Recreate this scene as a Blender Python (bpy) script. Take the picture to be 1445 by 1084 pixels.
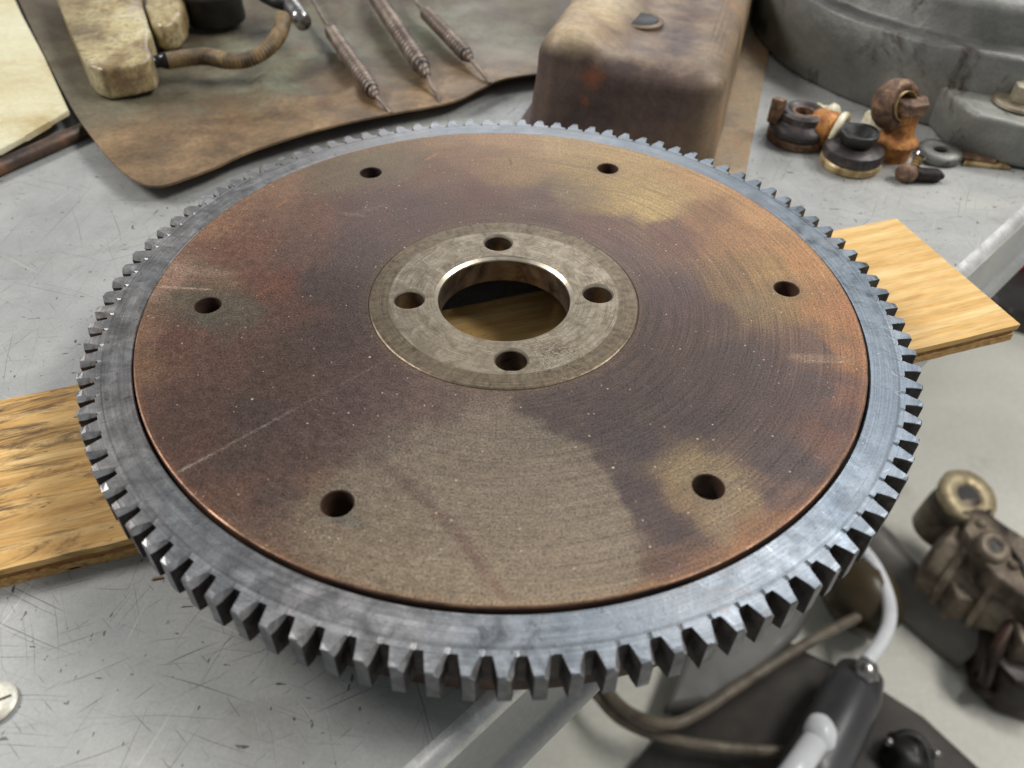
import bpy, bmesh, math, random
import numpy as np
from mathutils import Vector, Matrix, noise, geometry
random.seed(7)
PI = math.pi
sc = bpy.context.scene
for o in list(bpy.data.objects): bpy.data.objects.remove(o)

# ---------------------------------------------------------------- camera
CAM = Vector((0.00251, -0.24084, 0.18586)); F = 1147.99; PW, PH = 1445, 1084
FW = Vector((0.004108, 0.722154, -0.691720)); RT = Vector((0.999638, 0.015430, 0.022046)); UP = Vector((-0.026594, 0.691561, 0.721829))
cd = bpy.data.cameras.new("camera"); cam = bpy.data.objects.new("camera", cd); sc.collection.objects.link(cam)
cam.matrix_world = Matrix(((RT.x, UP.x, -FW.x, CAM.x), (RT.y, UP.y, -FW.y, CAM.y), (RT.z, UP.z, -FW.z, CAM.z), (0, 0, 0, 1)))
cd.sensor_width = 36; cd.lens = F / PW * 36; cd.clip_start = 0.01; cd.clip_end = 50
cd.dof.use_dof = True; cd.dof.focus_distance = 0.30; cd.dof.aperture_fstop = 11.5
sc.camera = cam
sc.view_settings.view_transform = 'Standard'; sc.view_settings.look = 'None'; sc.view_settings.gamma = 1
sc.view_settings.exposure = 0.0

# ---------------------------------------------------------------- light
w = bpy.data.worlds.new("World"); sc.world = w; w.use_nodes = True
bgn = w.node_tree.nodes['Background']; bgn.inputs[0].default_value = (0.88, 0.93, 0.97, 1); bgn.inputs[1].default_value = 0.27

def area(name, loc, target, size, power, col, size_y=None):
    l = bpy.data.lights.new(name, 'AREA'); l.shape = 'RECTANGLE'; l.size = size; l.size_y = size_y or size
    l.energy = power; l.color = col
    o = bpy.data.objects.new(name, l); sc.collection.objects.link(o); o.location = loc
    o.rotation_euler = (Vector(target) - Vector(loc)).to_track_quat('-Z', 'Y').to_euler(); return o
area("overhead_light", (-1.7, 0.35, 1.55), (0, 0.05, 0), 0.9, 36, (1.0, 0.97, 0.93), 0.5)
area("window_light", (0.80, 1.05, 1.65), (0, 0.05, 0), 0.5, 12, (0.96, 0.98, 1.0), 0.35)
area("doorway_light", (0.2, 3.2, 1.3), (0, 0, 0), 1.8, 20, (0.94, 0.97, 1.0), 1.2)
area("overhead_light", (1.5, 0.3, 1.7), (0.7, 0.4, -0.8), 1.2, 40, (1.0, 0.97, 0.93), 0.4)  # added fill light, aimed down to brighten the floor

# ---------------------------------------------------------------- helpers
BZ = -0.041          # bench top
WZ = -0.032          # board top
FZ = -0.80           # floor
def U(px, py, z=BZ):
    d = FW + RT * ((px - PW / 2) / F) - UP * ((py - PH / 2) / F)
    return CAM + d * ((z - CAM.z) / d.z)
def link(o): sc.collection.objects.link(o); return o
def mesh(name, vs, fs, mt, parent=None, smooth=False):
    me = bpy.data.meshes.new(name); me.from_pydata([tuple(v) for v in vs], [], fs); me.update()
    bm = bmesh.new(); bm.from_mesh(me); bmesh.ops.recalc_face_normals(bm, faces=bm.faces); bm.to_mesh(me); bm.free()
    o = bpy.data.objects.new(name, me); link(o)
    if mt: me.materials.append(mt)
    if smooth: me.shade_smooth()
    if smooth == 'auto': me.set_sharp_from_angle(angle=math.radians(35))
    if parent: o.parent = parent
    return o
def bmo(name, bm, mt, parent=None, smooth=False):
    bmesh.ops.recalc_face_normals(bm, faces=bm.faces)
    me = bpy.data.meshes.new(name); bm.to_mesh(me); bm.free(); me.materials.append(mt)
    if smooth: me.shade_smooth()
    if smooth == 'auto': me.set_sharp_from_angle(angle=math.radians(35))
    o = bpy.data.objects.new(name, me); link(o)
    if parent: o.parent = parent
    return o
def tag(o, label=None, cat=None, group=None, kind=None):
    if label: o['label'] = label
    if cat: o['category'] = cat
    if group: o['group'] = group
    if kind: o['kind'] = kind
    return o
def empty(name, loc=(0, 0, 0), rz=0, **k):
    o = bpy.data.objects.new(name, None); link(o); o.location = loc; o.rotation_euler = (0, 0, rz); o.empty_display_size = .01
    return tag(o, k.get('label'), k.get('cat'), k.get('group'), k.get('kind'))
def lathe(name, prof, mt, parent=None, seg=48, loc=(0, 0, 0), axis=(0, 0, 1), closed=False, smooth='auto', wob=0, sc_=1):
    q = Vector((0, 0, 1)).rotation_difference(Vector(axis).normalized()); vs = []; n = len(prof)
    for i in range(seg):
        a = 2 * PI * i / seg
        for (r, z) in prof:
            p = Vector((r * math.cos(a), r * math.sin(a), z))
            if wob: p += noise.noise_vector(p * 120 + Vector((seg, 3, 1))) * wob
            vs.append(q @ p + Vector(loc))
    fs = []
    for i in range(seg):
        j = (i + 1) % seg
        for k in range(n if closed else n - 1):
            l = (k + 1) % n
            fs.append((i * n + k, j * n + k, j * n + l, i * n + l))
    o = mesh(name, vs, fs, mt, parent, smooth)
    if not closed:
        bm = bmesh.new(); bm.from_mesh(o.data); bmesh.ops.remove_doubles(bm, verts=bm.verts, dist=1e-6); bmesh.ops.holes_fill(bm, edges=bm.edges, sides=0)
        bmesh.ops.recalc_face_normals(bm, faces=bm.faces); bm.to_mesh(o.data); bm.free()
        if smooth: o.data.shade_smooth(); 
        if smooth == 'auto': o.data.set_sharp_from_angle(angle=math.radians(35))
    return o
def spline(P, n):
    P = [Vector(p) for p in P]; P = [P[0] * 2 - P[1]] + P + [P[-1] * 2 - P[-2]]; out = []
    for i in range(1, len(P) - 2):
        for k in range(n):
            t = k / n; a, b, c, d = P[i - 1:i + 3]
            out.append(0.5 * ((2 * b) + (c - a) * t + (2 * a - 5 * b + 4 * c - d) * t * t + (3 * b - a - 3 * c + d) * t ** 3))
    return out + [P[-2]]
def tube(name, path, r, mt, parent=None, seg=12, smooth=True, rf=None, flat=1.0):
    path = [Vector(p) for p in path]; vs = []; N = len(path); u = None
    for i, p in enumerate(path):
        t = (path[min(i + 1, N - 1)] - path[max(i - 1, 0)]).normalized()
        if u is None: u = t.orthogonal().normalized()
        u = (u - t * u.dot(t)).normalized(); v = t.cross(u)
        rr = r * (rf(i, i / (N - 1)) if rf else 1)
        for k in range(seg):
            a = 2 * PI * k / seg; vs.append(p + (u * math.cos(a) + v * math.sin(a)) * rr)
    fs = [(i * seg + k, i * seg + (k + 1) % seg, (i + 1) * seg + (k + 1) % seg, (i + 1) * seg + k) for i in range(N - 1) for k in range(seg)]
    fs += [tuple(range(seg))[::-1], tuple((N - 1) * seg + k for k in range(seg))]
    return mesh(name, vs, fs, mt, parent, smooth)
def prism(name, pts, z0, z1, mt, parent=None, bev=0, seg=3, smooth='auto', wob=0, taper=1.0, cuts=0):
    bm = bmesh.new(); c = sum((Vector((p[0], p[1], 0)) for p in pts), Vector()) / len(pts)
    lo = [bm.verts.new((p[0], p[1], z0)) for p in pts]
    hi = [bm.verts.new((c.x + (p[0] - c.x) * taper, c.y + (p[1] - c.y) * taper, z1 if len(p) < 3 else p[2])) for p in pts]
    n = len(pts); bm.faces.new(lo[::-1]); bm.faces.new(hi)
    for i in range(n): bm.faces.new((lo[i], lo[(i + 1) % n], hi[(i + 1) % n], hi[i]))
    if bev: bmesh.ops.bevel(bm, geom=bm.edges[:], offset=bev, segments=seg, profile=.6, affect='EDGES', clamp_overlap=True)
    if cuts:
        bmesh.ops.triangulate(bm, faces=bm.faces); bmesh.ops.subdivide_edges(bm, edges=bm.edges[:], cuts=cuts, use_grid_fill=True)
    if wob:
        for v in bm.verts: v.co += noise.noise_vector(v.co * 45) * wob + noise.noise_vector(v.co * 150) * wob * .3
    return bmo(name, bm, mt, parent, smooth)
def blob(name, loc, r, mt, parent=None, sub=4, amp=.15, freq=2.0, rot=0, seed=0, steps=0):
    bm = bmesh.new(); bmesh.ops.create_icosphere(bm, subdivisions=sub, radius=1); R = Matrix.Rotation(rot, 3, 'Z')
    for v in bm.verts:
        n = v.co.normalized(); d = noise.noise(n * freq + Vector((seed, 0, 0))) * amp + noise.noise(n * freq * 3.3 + Vector((seed, 5, 0))) * amp * .35
        q = n * (1 + d); p = max(abs(q.x), abs(q.y), abs(q.z)); q = q * (1 - steps + steps / max(p, .3)) if steps else q
        v.co = R @ Vector((q.x * r[0], q.y * r[1], q.z * r[2])) + Vector(loc)
    return bmo(name, bm, mt, parent, True)

# ---------------------------------------------------------------- materials
class G:
    def __init__(s, name):
        s.m = bpy.data.materials.new(name); s.m.use_nodes = True; s.t = s.m.node_tree; s.b = s.t.nodes['Principled BSDF']
    def n(s, ty, **k):
        nd = s.t.nodes.new(ty)
        for a, v in k.items(): setattr(nd, a, v)
        return nd
    def set(s, inp, v):
        if isinstance(v, bpy.types.NodeSocket): s.t.links.new(v, inp)
        elif v is not None: inp.default_value = v
    def math(s, op, a, b=None, c=None, clamp=False):
        nd = s.n('ShaderNodeMath', operation=op, use_clamp=clamp); s.set(nd.inputs[0], a)
        if b is not None: s.set(nd.inputs[1], b)
        if c is not None: s.set(nd.inputs[2], c)
        return nd.outputs[0]
    def pos(s): return s.n('ShaderNodeNewGeometry').outputs['Position']
    def obj(s): return s.n('ShaderNodeTexCoord').outputs['Object']
    def mapv(s, v, scale=(1, 1, 1), rot=(0, 0, 0), loc=(0, 0, 0)):
        nd = s.n('ShaderNodeMapping'); s.set(nd.inputs[0], v); nd.inputs['Scale'].default_value = scale; nd.inputs['Rotation'].default_value = rot; nd.inputs['Location'].default_value = loc
        return nd.outputs[0]
    def noise(s, v, scale, detail=4, rough=.55, dist=0, out=0):
        nd = s.n('ShaderNodeTexNoise'); s.set(nd.inputs['Vector'], v); nd.inputs['Scale'].default_value = scale; nd.inputs['Detail'].default_value = detail
        nd.inputs['Roughness'].default_value = rough; nd.inputs['Distortion'].default_value = dist; return nd.outputs[out]
    def vor(s, v, scale, out='Distance', feature='F1', rnd=1):
        nd = s.n('ShaderNodeTexVoronoi', feature=feature); s.set(nd.inputs['Vector'], v); nd.inputs['Scale'].default_value = scale; nd.inputs['Randomness'].default_value = rnd; return nd.outputs[out]
    def ramp(s, f, stops, interp='LINEAR'):
        nd = s.n('ShaderNodeValToRGB'); nd.color_ramp.interpolation = interp; e = nd.color_ramp.elements
        while len(e) < len(stops): e.new(.5)
        for i, (p, c) in enumerate(stops):
            e[i].position = p; e[i].color = (c, c, c, 1) if isinstance(c, (int, float)) else (*c, 1)
        s.set(nd.inputs[0], f); return nd.outputs[0]
    def rng(s, f, a, b, c=0, d=1):
        nd = s.n('ShaderNodeMapRange'); nd.clamp = True; s.set(nd.inputs[0], f)
        for i, v in enumerate((a, b, c, d)): s.set(nd.inputs[i + 1], v)
        return nd.outputs[0]
    def mix(s, f, a, b, mode='MIX'):
        nd = s.n('ShaderNodeMix', data_type='RGBA', blend_type=mode); nd.clamp_result = False
        s.set(nd.inputs[0], f); s.set(nd.inputs[6], a if isinstance(a, bpy.types.NodeSocket) else (*a, 1)); s.set(nd.inputs[7], b if isinstance(b, bpy.types.NodeSocket) else (*b, 1))
        return nd.outputs[2]
    def bump(s, h, strength=.3, dist=.001, prev=None):
        nd = s.n('ShaderNodeBump'); nd.inputs['Strength'].default_value = strength; nd.inputs['Distance'].default_value = dist; s.set(nd.inputs['Height'], h)
        if prev is not None: s.set(nd.inputs['Normal'], prev)
        s.set(s.b.inputs['Normal'], nd.outputs[0]); return nd.outputs[0]
    def out(s, col=None, rough=None, metal=None, spec=None):
        if col is not None: s.set(s.b.inputs['Base Color'], col if isinstance(col, bpy.types.NodeSocket) else (*col, 1))
        if rough is not None: s.set(s.b.inputs['Roughness'], rough)
        if metal is not None: s.set(s.b.inputs['Metallic'], metal)
        if spec is not None: s.set(s.b.inputs['Specular IOR Level'], spec)
        return s.m
    def polar(s):
        p = s.pos(); sep = s.n('ShaderNodeSeparateXYZ'); s.set(sep.inputs[0], p); x, y = sep.outputs[0], sep.outputs[1]
        r = s.math('SQRT', s.math('ADD', s.math('MULTIPLY', x, x), s.math('MULTIPLY', y, y))); a = s.math('ARCTAN2', y, x)
        return p, x, y, r, a
    def vec(s, x, y, z=0):
        nd = s.n('ShaderNodeCombineXYZ'); s.set(nd.inputs[0], x); s.set(nd.inputs[1], y); s.set(nd.inputs[2], z); return nd.outputs[0]
    def tang(s):
        c = s.n('ShaderNodeVectorMath', operation='CROSS_PRODUCT'); c.inputs[0].default_value = (0, 0, 1); s.set(c.inputs[1], s.pos())
        n = s.n('ShaderNodeVectorMath', operation='NORMALIZE'); s.set(n.inputs[0], c.outputs[0]); s.set(s.b.inputs['Tangent'], n.outputs[0])
def L(*c): return tuple(((v / 255) / 12.92 if v / 255 <= .04045 else ((v / 255 + .055) / 1.055) ** 2.4) for v in c)

def grimy(name, stops, scale=30, rough=(.45, .7), metal=0, bump=.4, fine=900, speck=None, dist=.0008, detail=7, warp=.6):
    g = G(name); p = g.pos(); f = g.noise(p, scale, detail, .62, warp)
    c = g.ramp(f, [(a, L(*b)) for a, b in stops]); f2 = g.noise(p, fine, 3, .6)
    c = g.mix(g.rng(f2, .3, .7, .0, .35), c, g.mix(1.0, c, (1.6, 1.55, 1.5), 'MULTIPLY'))
    if speck:
        s = g.rng(g.noise(p, fine * .45, 2, .5), .63, .72); c = g.mix(s, c, L(*speck))
    h = g.math('ADD', g.math('MULTIPLY', f, .7), g.math('MULTIPLY', f2, .3)); g.bump(h, bump, dist)
    return g.out(c, g.rng(g.noise(p, scale * 2.2, 4), .3, .7, *rough), metal)

def scratch(g, p, ang, length, width, thr, seed, curve=.4):
    v = g.mapv(p, (1, 1, 1), (0, 0, ang), (seed, seed * .7, 0))
    w_ = g.noise(v, 9, 2, .5, 0, out=1); vv = g.n('ShaderNodeVectorMath', operation='MULTIPLY_ADD'); g.set(vv.inputs[0], w_); vv.inputs[1].default_value = (curve * .06,) * 3; g.set(vv.inputs[2], v)
    v2 = g.mapv(vv.outputs[0], (1 / length, 1 / width, 1)); n = g.noise(v2, 1, 2, .5)
    return g.rng(n, thr, thr + .07)

# machined, heat-stained friction face
def m_disc():
    g = G("heat_stained_steel"); p, x, y, r, a = g.polar()
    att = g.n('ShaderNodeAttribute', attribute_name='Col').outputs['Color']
    rings = g.noise(g.vec(g.math('MULTIPLY', r, 1450), g.math('MULTIPLY', a, 2.0)), 1, 2, .6)
    rings2 = g.noise(g.vec(g.math('MULTIPLY', r, 420), g.math('MULTIPLY', a, 1.2), 7), 1, 3, .6)
    gr = g.noise(p, 1500, 3, .65); gr2 = g.noise(p, 330, 4, .65); gm = g.noise(p, 90, 5, .65)
    k = g.math('ADD', g.rng(gr, .32, .68, .44, 1.66), g.math('MULTIPLY', g.rng(rings, .35, .65, -1, 1), g.rng(x, -.05, .07, .07, .24)))
    k = g.math('MULTIPLY', k, g.rng(gr2, .3, .7, .80, 1.20)); k = g.math('MULTIPLY', k, g.rng(rings2, .3, .7, .97, 1.03)); k = g.math('MULTIPLY', k, g.rng(gm, .3, .7, .9, 1.1))
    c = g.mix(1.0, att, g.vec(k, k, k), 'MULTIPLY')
    dk = g.rng(g.noise(p, 800, 1, .5), .68, .73); c = g.mix(g.math('MULTIPLY', dk, .55), c, L(45, 36, 34))
    # bright bare specks and nicks
    sp = g.n('ShaderNodeTexVoronoi', feature='F1'); g.set(sp.inputs['Vector'], p); sp.inputs['Scale'].default_value = 420
    sel = g.n('ShaderNodeSeparateColor'); g.set(sel.inputs[0], sp.outputs['Color'])
    m1 = g.math('MULTIPLY', g.math('LESS_THAN', sp.outputs['Distance'], g.rng(sel.outputs[1], 0, 1, .05, .15)), g.math('GREATER_THAN', sel.outputs[0], .72))
    sp2 = g.n('ShaderNodeTexVoronoi', feature='F1'); g.set(sp2.inputs['Vector'], g.mapv(p, (1, 1, 1), (0, 0, .6))); sp2.inputs['Scale'].default_value = 120
    sel2 = g.n('ShaderNodeSeparateColor'); g.set(sel2.inputs[0], sp2.outputs['Color'])
    m2 = g.math('MULTIPLY', g.math('LESS_THAN', sp2.outputs['Distance'], .048), g.math('GREATER_THAN', sel2.outputs[0], .92))
    s1 = scratch(g, p, .45, .011, .0007, .72, 3); s2 = scratch(g, p, -.9, .007, .0006, .735, 11); s3 = scratch(g, p, 1.9, .014, .0006, .74, 23)
    sm = g.math('MAXIMUM', g.math('MAXIMUM', s1, s2), s3); sm = g.math('MULTIPLY', sm, .38)
    mk = g.math('MAXIMUM', g.math('MAXIMUM', g.math('MULTIPLY', m1, .75), m2), sm, clamp=True)
    c = g.mix(mk, c, L(190, 168, 148))
    h = g.math('ADD', g.math('MULTIPLY', gr, .7), g.math('MULTIPLY', rings, .32)); g.bump(h, .5, .00018)
    g.tang(); g.b.inputs['Anisotropic'].default_value = .55
    return g.out(c, g.rng(gr2, .3, .7, .40, .56), .42)
def m_ring():
    g = G("machined_gear_steel"); p, x, y, r, a = g.polar()
    lines = g.noise(g.vec(g.math('MULTIPLY', r, 2600), g.math('MULTIPLY', a, 3.2)), 1, 2, .55)
    bands = g.noise(g.vec(g.math('MULTIPLY', r, 500), g.math('MULTIPLY', a, 1.5), 4), 1, 4, .6)
    big = g.noise(p, 16, 5, .6, .5); gr = g.noise(p, 1300, 3, .7); md = g.noise(p, 150, 5, .65, .4)
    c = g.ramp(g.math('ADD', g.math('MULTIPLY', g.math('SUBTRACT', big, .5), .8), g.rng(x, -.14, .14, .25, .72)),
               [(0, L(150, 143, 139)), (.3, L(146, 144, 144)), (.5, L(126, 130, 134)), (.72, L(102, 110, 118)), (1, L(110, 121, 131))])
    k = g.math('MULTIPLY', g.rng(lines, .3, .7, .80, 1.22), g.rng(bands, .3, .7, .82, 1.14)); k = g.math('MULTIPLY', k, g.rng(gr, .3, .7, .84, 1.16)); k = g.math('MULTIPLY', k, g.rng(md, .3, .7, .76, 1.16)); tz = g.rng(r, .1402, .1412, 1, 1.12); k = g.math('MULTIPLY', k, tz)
    gv = g.math('ABSOLUTE', g.math('SUBTRACT', r, .1404)); k = g.math('MULTIPLY', k, g.rng(gv, .0, .0008, .70, 1))
    c = g.mix(1.0, c, g.vec(k, k, k), 'MULTIPLY')
    rs = g.rng(g.noise(p, 55, 6, .7, 1.0), .60, .72); c = g.mix(g.math('MULTIPLY', rs, .55), c, L(112, 98, 88))
    s1 = scratch(g, p, .9, .012, .0005, .70, 5); s2 = scratch(g, p, -.4, .009, .0005, .71, 15); c = g.mix(g.math('MULTIPLY', g.math('MAXIMUM', s1, s2), .5), c, L(215, 218, 222))
    dkk = g.rng(g.noise(p, 420, 2, .5), .68, .74); c = g.mix(g.math('MULTIPLY', dkk, .5), c, L(70, 70, 74))
    h = g.math('ADD', g.math('MULTIPLY', lines, .6), g.math('MULTIPLY', gr, .35)); b1 = g.bump(h, .40, .00012)
    g.bump(md, .22, .0006, b1)
    g.tang(); g.b.inputs['Anisotropic'].default_value = .5
    return g.out(c, g.rng(md, .3, .7, .27, .50), .82)
def m_hub():
    g = G("bare_hub_steel"); p, x, y, r, a = g.polar()
    lines = g.noise(g.vec(g.math('MULTIPLY', r, 2400), g.math('MULTIPLY', a, 2.2)), 1, 2, .55); gr = g.noise(p, 1400, 3, .7); md = g.noise(p, 170, 5, .7, .8)
    c = g.ramp(md, [(.3, L(104, 93, 78)), (.5, L(138, 126, 108)), (.72, L(168, 157, 138))])
    st = g.noise(g.vec(g.math('MULTIPLY', r, 260), g.math('MULTIPLY', a, 22)), 1, 4, .7)
    band = g.rng(r, .0424, .0432); c2 = g.ramp(st, [(.3, L(58, 49, 41)), (.42, L(92, 79, 64)), (.6, L(116, 101, 80)), (.75, L(112, 102, 88))]); c = g.mix(g.math('MULTIPLY', band, .80), c, c2)
    ed = g.rng(r, .0490, .0499); c = g.mix(g.math('MULTIPLY', ed, .5), c, L(66, 56, 48))
    rub = g.math('ABSOLUTE', g.math('SUBTRACT', r, .0428)); c = g.mix(g.rng(rub, 0, .0004, .4, 0), c, L(80, 70, 52))
    k = g.math('MULTIPLY', g.rng(lines, .3, .7, .74, 1.28), g.rng(gr, .3, .7, .80, 1.2)); c = g.mix(1.0, c, g.vec(k, k, k), 'MULTIPLY')
    # scuffed grease patch on the near right of the hub
    q = g.n('ShaderNodeVectorMath', operation='DISTANCE'); g.set(q.inputs[0], p); q.inputs[1].default_value = (.018, -.034, 0)
    pm = g.math('MULTIPLY', g.rng(q.outputs['Value'], .004, .014, 1, 0), g.rng(g.noise(p, 420, 4, .7, 2), .5, .58)); c = g.mix(g.math('MULTIPLY', pm, .8), c, L(62, 56, 46))
    h = g.math('ADD', g.math('MULTIPLY', lines, .6), g.math('MULTIPLY', gr, .3)); b1 = g.bump(h, .40, .00012); g.bump(g.math('MULTIPLY', pm, 1), .4, .0005, b1)
    g.tang(); g.b.inputs['Anisotropic'].default_value = .4
    return g.out(c, g.rng(md, .3, .7, .50, .34), .72)
M_DISC, M_RING, M_HUB = m_disc(), m_ring(), m_hub()
M_BORE = grimy("bore_steel", [(.35, (62, 54, 48)), (.5, (105, 92, 82)), (.65, (128, 116, 102))], 90, (.35, .55), .8, .2)
M_CHAM = grimy("chamfer_steel", [(.3, (158, 148, 130)), (.7, (204, 196, 178))], 120, (.28, .42), .75, .1)
M_BODY = grimy("rusty_body_steel_and_shade", [(.35, (42, 30, 25)), (.5, (66, 46, 36)), (.65, (92, 62, 44))], 60, (.6, .8), .2, .4)
M_FLANK = grimy("tooth_flank_steel", [(.3, (34, 30, 30)), (.5, (52, 47, 46)), (.7, (78, 74, 74))], 120, (.4, .6), .6, .4)  # gear steel darkened: shade between the teeth is put into the colour
M_TIP = grimy("tooth_tip_steel", [(.3, (82, 82, 86)), (.5, (104, 105, 110)), (.7, (130, 132, 138))], 160, (.35, .5), .7, .4, 600)
M_BEV = grimy("bevelled_tooth_steel", [(.3, (128, 126, 128)), (.5, (172, 171, 172)), (.7, (214, 214, 216))], 160, (.26, .45), .75, .5, 600)  # gear steel lightened: the bright bevel highlight is put into the colour

def m_bench():
    g = G("grey_bench_paint"); p = g.pos()
    c = g.ramp(g.noise(p, 9, 5, .6, .4), [(.3, L(146, 147, 146)), (.5, L(160, 161, 159)), (.7, L(170, 170, 165))])
    f = g.noise(p, 60, 6, .65); c = g.mix(1.0, c, g.ramp(f, [(.3, .90), (.7, 1.07)]), 'MULTIPLY')
    gr = g.noise(p, 900, 3, .7); c = g.mix(1.0, c, g.ramp(gr, [(.3, .90), (.7, 1.08)]), 'MULTIPLY')
    oil = g.rng(g.noise(p, 14, 5, .65, 1.2), .56, .70); c = g.mix(g.math('MULTIPLY', oil, .40), c, L(122, 112, 94))
    sm = None
    for i, (an, ln, wd, th, sd) in enumerate([(.3, .085, .0007, .665, 1), (1.15, .10, .0007, .67, 4), (2.0, .07, .0008, .67, 9), (2.7, .04, .0007, .67, 13), (.75, .018, .0007, .67, 17), (1.6, .14, .0006, .67, 21), (2.35, .016, .0008, .68, 31), (0, .05, .0006, .67, 37)]):
        s_ = scratch(g, p, an, ln, wd, th, sd, .35); sm = s_ if sm is None else g.math('MAXIMUM', sm, s_)
    c = g.mix(g.math('MULTIPLY', sm, .66), c, L(78, 74, 70))
    lt = g.math('MAXIMUM', scratch(g, p, .5, .07, .0016, .70, 51, .6), scratch(g, p, 1.9, .05, .0012, .69, 57, .6)); c = g.mix(g.math('MULTIPLY', lt, .4), c, L(205, 205, 200))
    ch = g.math('MAXIMUM', g.rng(g.noise(g.mapv(p, (1, .38, 1), (0, 0, .5)), 620, 2, .45), .725, .74), g.rng(g.noise(g.mapv(p, (.3, 1, 1), (0, 0, .2)), 470, 2, .45), .73, .745)); c = g.mix(g.math('MULTIPLY', ch, .85), c, L(58, 50, 46))
    dm = g.rng(g.noise(p, 110, 3, .6, .5), .71, .75); c = g.mix(g.math('MULTIPLY', dm, .5), c, L(96, 82, 74))
    h = g.math('SUBTRACT', g.math('MULTIPLY', f, .3), g.math('MAXIMUM', sm, ch)); g.bump(h, .35, .0003)
    return g.out(c, g.math('ADD', g.rng(g.noise(p, 40, 5), .3, .7, .30, .44), g.math('MULTIPLY', sm, .2)), .0, .55)
M_BENCH = m_bench()
def m_wood(name="pine_plywood", end=False):
    g = G(name); p = g.obj(); sep = g.n('ShaderNodeSeparateXYZ'); g.set(sep.inputs[0], p)
    wv = g.mapv(p, (9, 150, 60)); gn = g.noise(wv, 1, 7, .68, 1.0); fine = g.noise(g.mapv(p, (60, 900, 400)), 1, 3, .65)
    fig = g.noise(g.mapv(p, (30, 75, 40), (0, 0, .5)), 1, 3, .55, 1.3)
    wv2 = g.n('ShaderNodeTexWave', wave_type='BANDS', bands_direction='Y'); g.set(wv2.inputs['Vector'], g.mapv(p, (5, 40, 20))); wv2.inputs['Scale'].default_value = 1; wv2.inputs['Distortion'].default_value = 7; wv2.inputs['Detail'].default_value = 3; wv2.inputs['Detail Scale'].default_value = 1.6
    f = g.math('ADD', g.math('MULTIPLY', gn, .6), g.math('ADD', g.math('MULTIPLY', fig, .3), g.math('MULTIPLY', wv2.outputs['Fac'], .14)))
    c = g.ramp(f, [(.28, L(188, 142, 80)), (.46, L(206, 166, 102)), (.58, L(216, 180, 120)), (.78, L(228, 200, 146))])
    c = g.mix(1.0, c, g.ramp(fine, [(.3, .82), (.7, 1.12)]), 'MULTIPLY')
    # dark mineral stains, heavier toward the left end
    left = g.rng(sep.outputs[0], -.16, .10, 1, .0)
    st = g.rng(g.math('ADD', g.noise(g.mapv(p, (22, 120, 40)), 1, 7, .75, .9), g.math('MULTIPLY', left, .11)), .59, .73); st = g.math('MULTIPLY', st, g.math('ADD', g.math('MULTIPLY', left, .75), .10)); c = g.mix(st, c, L(66, 48, 34))
    st2 = g.rng(g.noise(g.mapv(p, (9, 48, 40), (0, 0, 0), (3, 1, 0)), 1, 6, .72, .6), .56, .70); c = g.mix(g.math('MULTIPLY', st2, g.math('MULTIPLY', left, .42)), c, L(120, 84, 46))
    por = g.rng(g.noise(g.mapv(p, (70, 1300, 400)), 1, 2, .5), .62, .70); c = g.mix(g.math('MULTIPLY', por, .35), c, L(128, 88, 50))
    c = g.mix(g.math('MULTIPLY', left, .35), c, g.mix(1.0, c, (.92, .78, .55), 'MULTIPLY'))
    pk = g.rng(g.noise(g.mapv(p, (180, 420, 200)), 1, 3, .5), .66, .72); c = g.mix(g.math('MULTIPLY', pk, g.math('ADD', g.math('MULTIPLY', left, .6), .1)), c, L(70, 50, 34))
    g.bump(g.math('ADD', f, g.math('MULTIPLY', fine, .5)), .45, .0006)
    return g.out(c, .62, 0, .3)
M_WOOD = m_wood()
def m_ply(name, a, b):
    g = G(name); p = g.obj(); n = g.noise(g.mapv(p, (300, 300, 900)), 1, 5, .7, .6); c = g.ramp(n, [(.32, L(*a)), (.6, L(*b))])
    h = g.rng(g.noise(g.mapv(p, (60, 60, 250)), 1, 3, .6), .66, .7); c = g.mix(h, c, L(46, 30, 20)); g.bump(n, .8, .001); return g.out(c, .75, 0, .3)
M_PLY = m_ply("plywood_edge", (150, 104, 56), (214, 174, 112)); M_PLYD = m_ply("plywood_crossband", (120, 78, 42), (180, 134, 82))

# ---------------------------------------------------------------- floor and bench
def m_floor():
    g = G("concrete"); p = g.pos(); c = g.ramp(g.noise(p, 3, 6, .6, .3), [(.3, L(196, 194, 182)), (.5, L(210, 208, 197)), (.7, L(220, 218, 206))])
    st = g.rng(g.noise(p, 7, 5, .65, .8), .60, .72); c = g.mix(g.math('MULTIPLY', st, .4), c, L(130, 122, 104))
    c = g.mix(1.0, c, g.ramp(g.noise(p, 120, 5, .7), [(.3, .9), (.7, 1.06)]), 'MULTIPLY'); g.bump(g.noise(p, 90, 5), .2, .002); return g.out(c, .6)
tag(mesh("floor", [(-3, -2, FZ), (4, -2, FZ), (4, 5, FZ), (-3, 5, FZ)], [(0, 1, 2, 3)], m_floor()), kind='structure')

bench = empty("workbench", (0, 0, BZ), label="grey painted steel workbench with a scratched top and folded front edge", cat="workbench")
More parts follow.
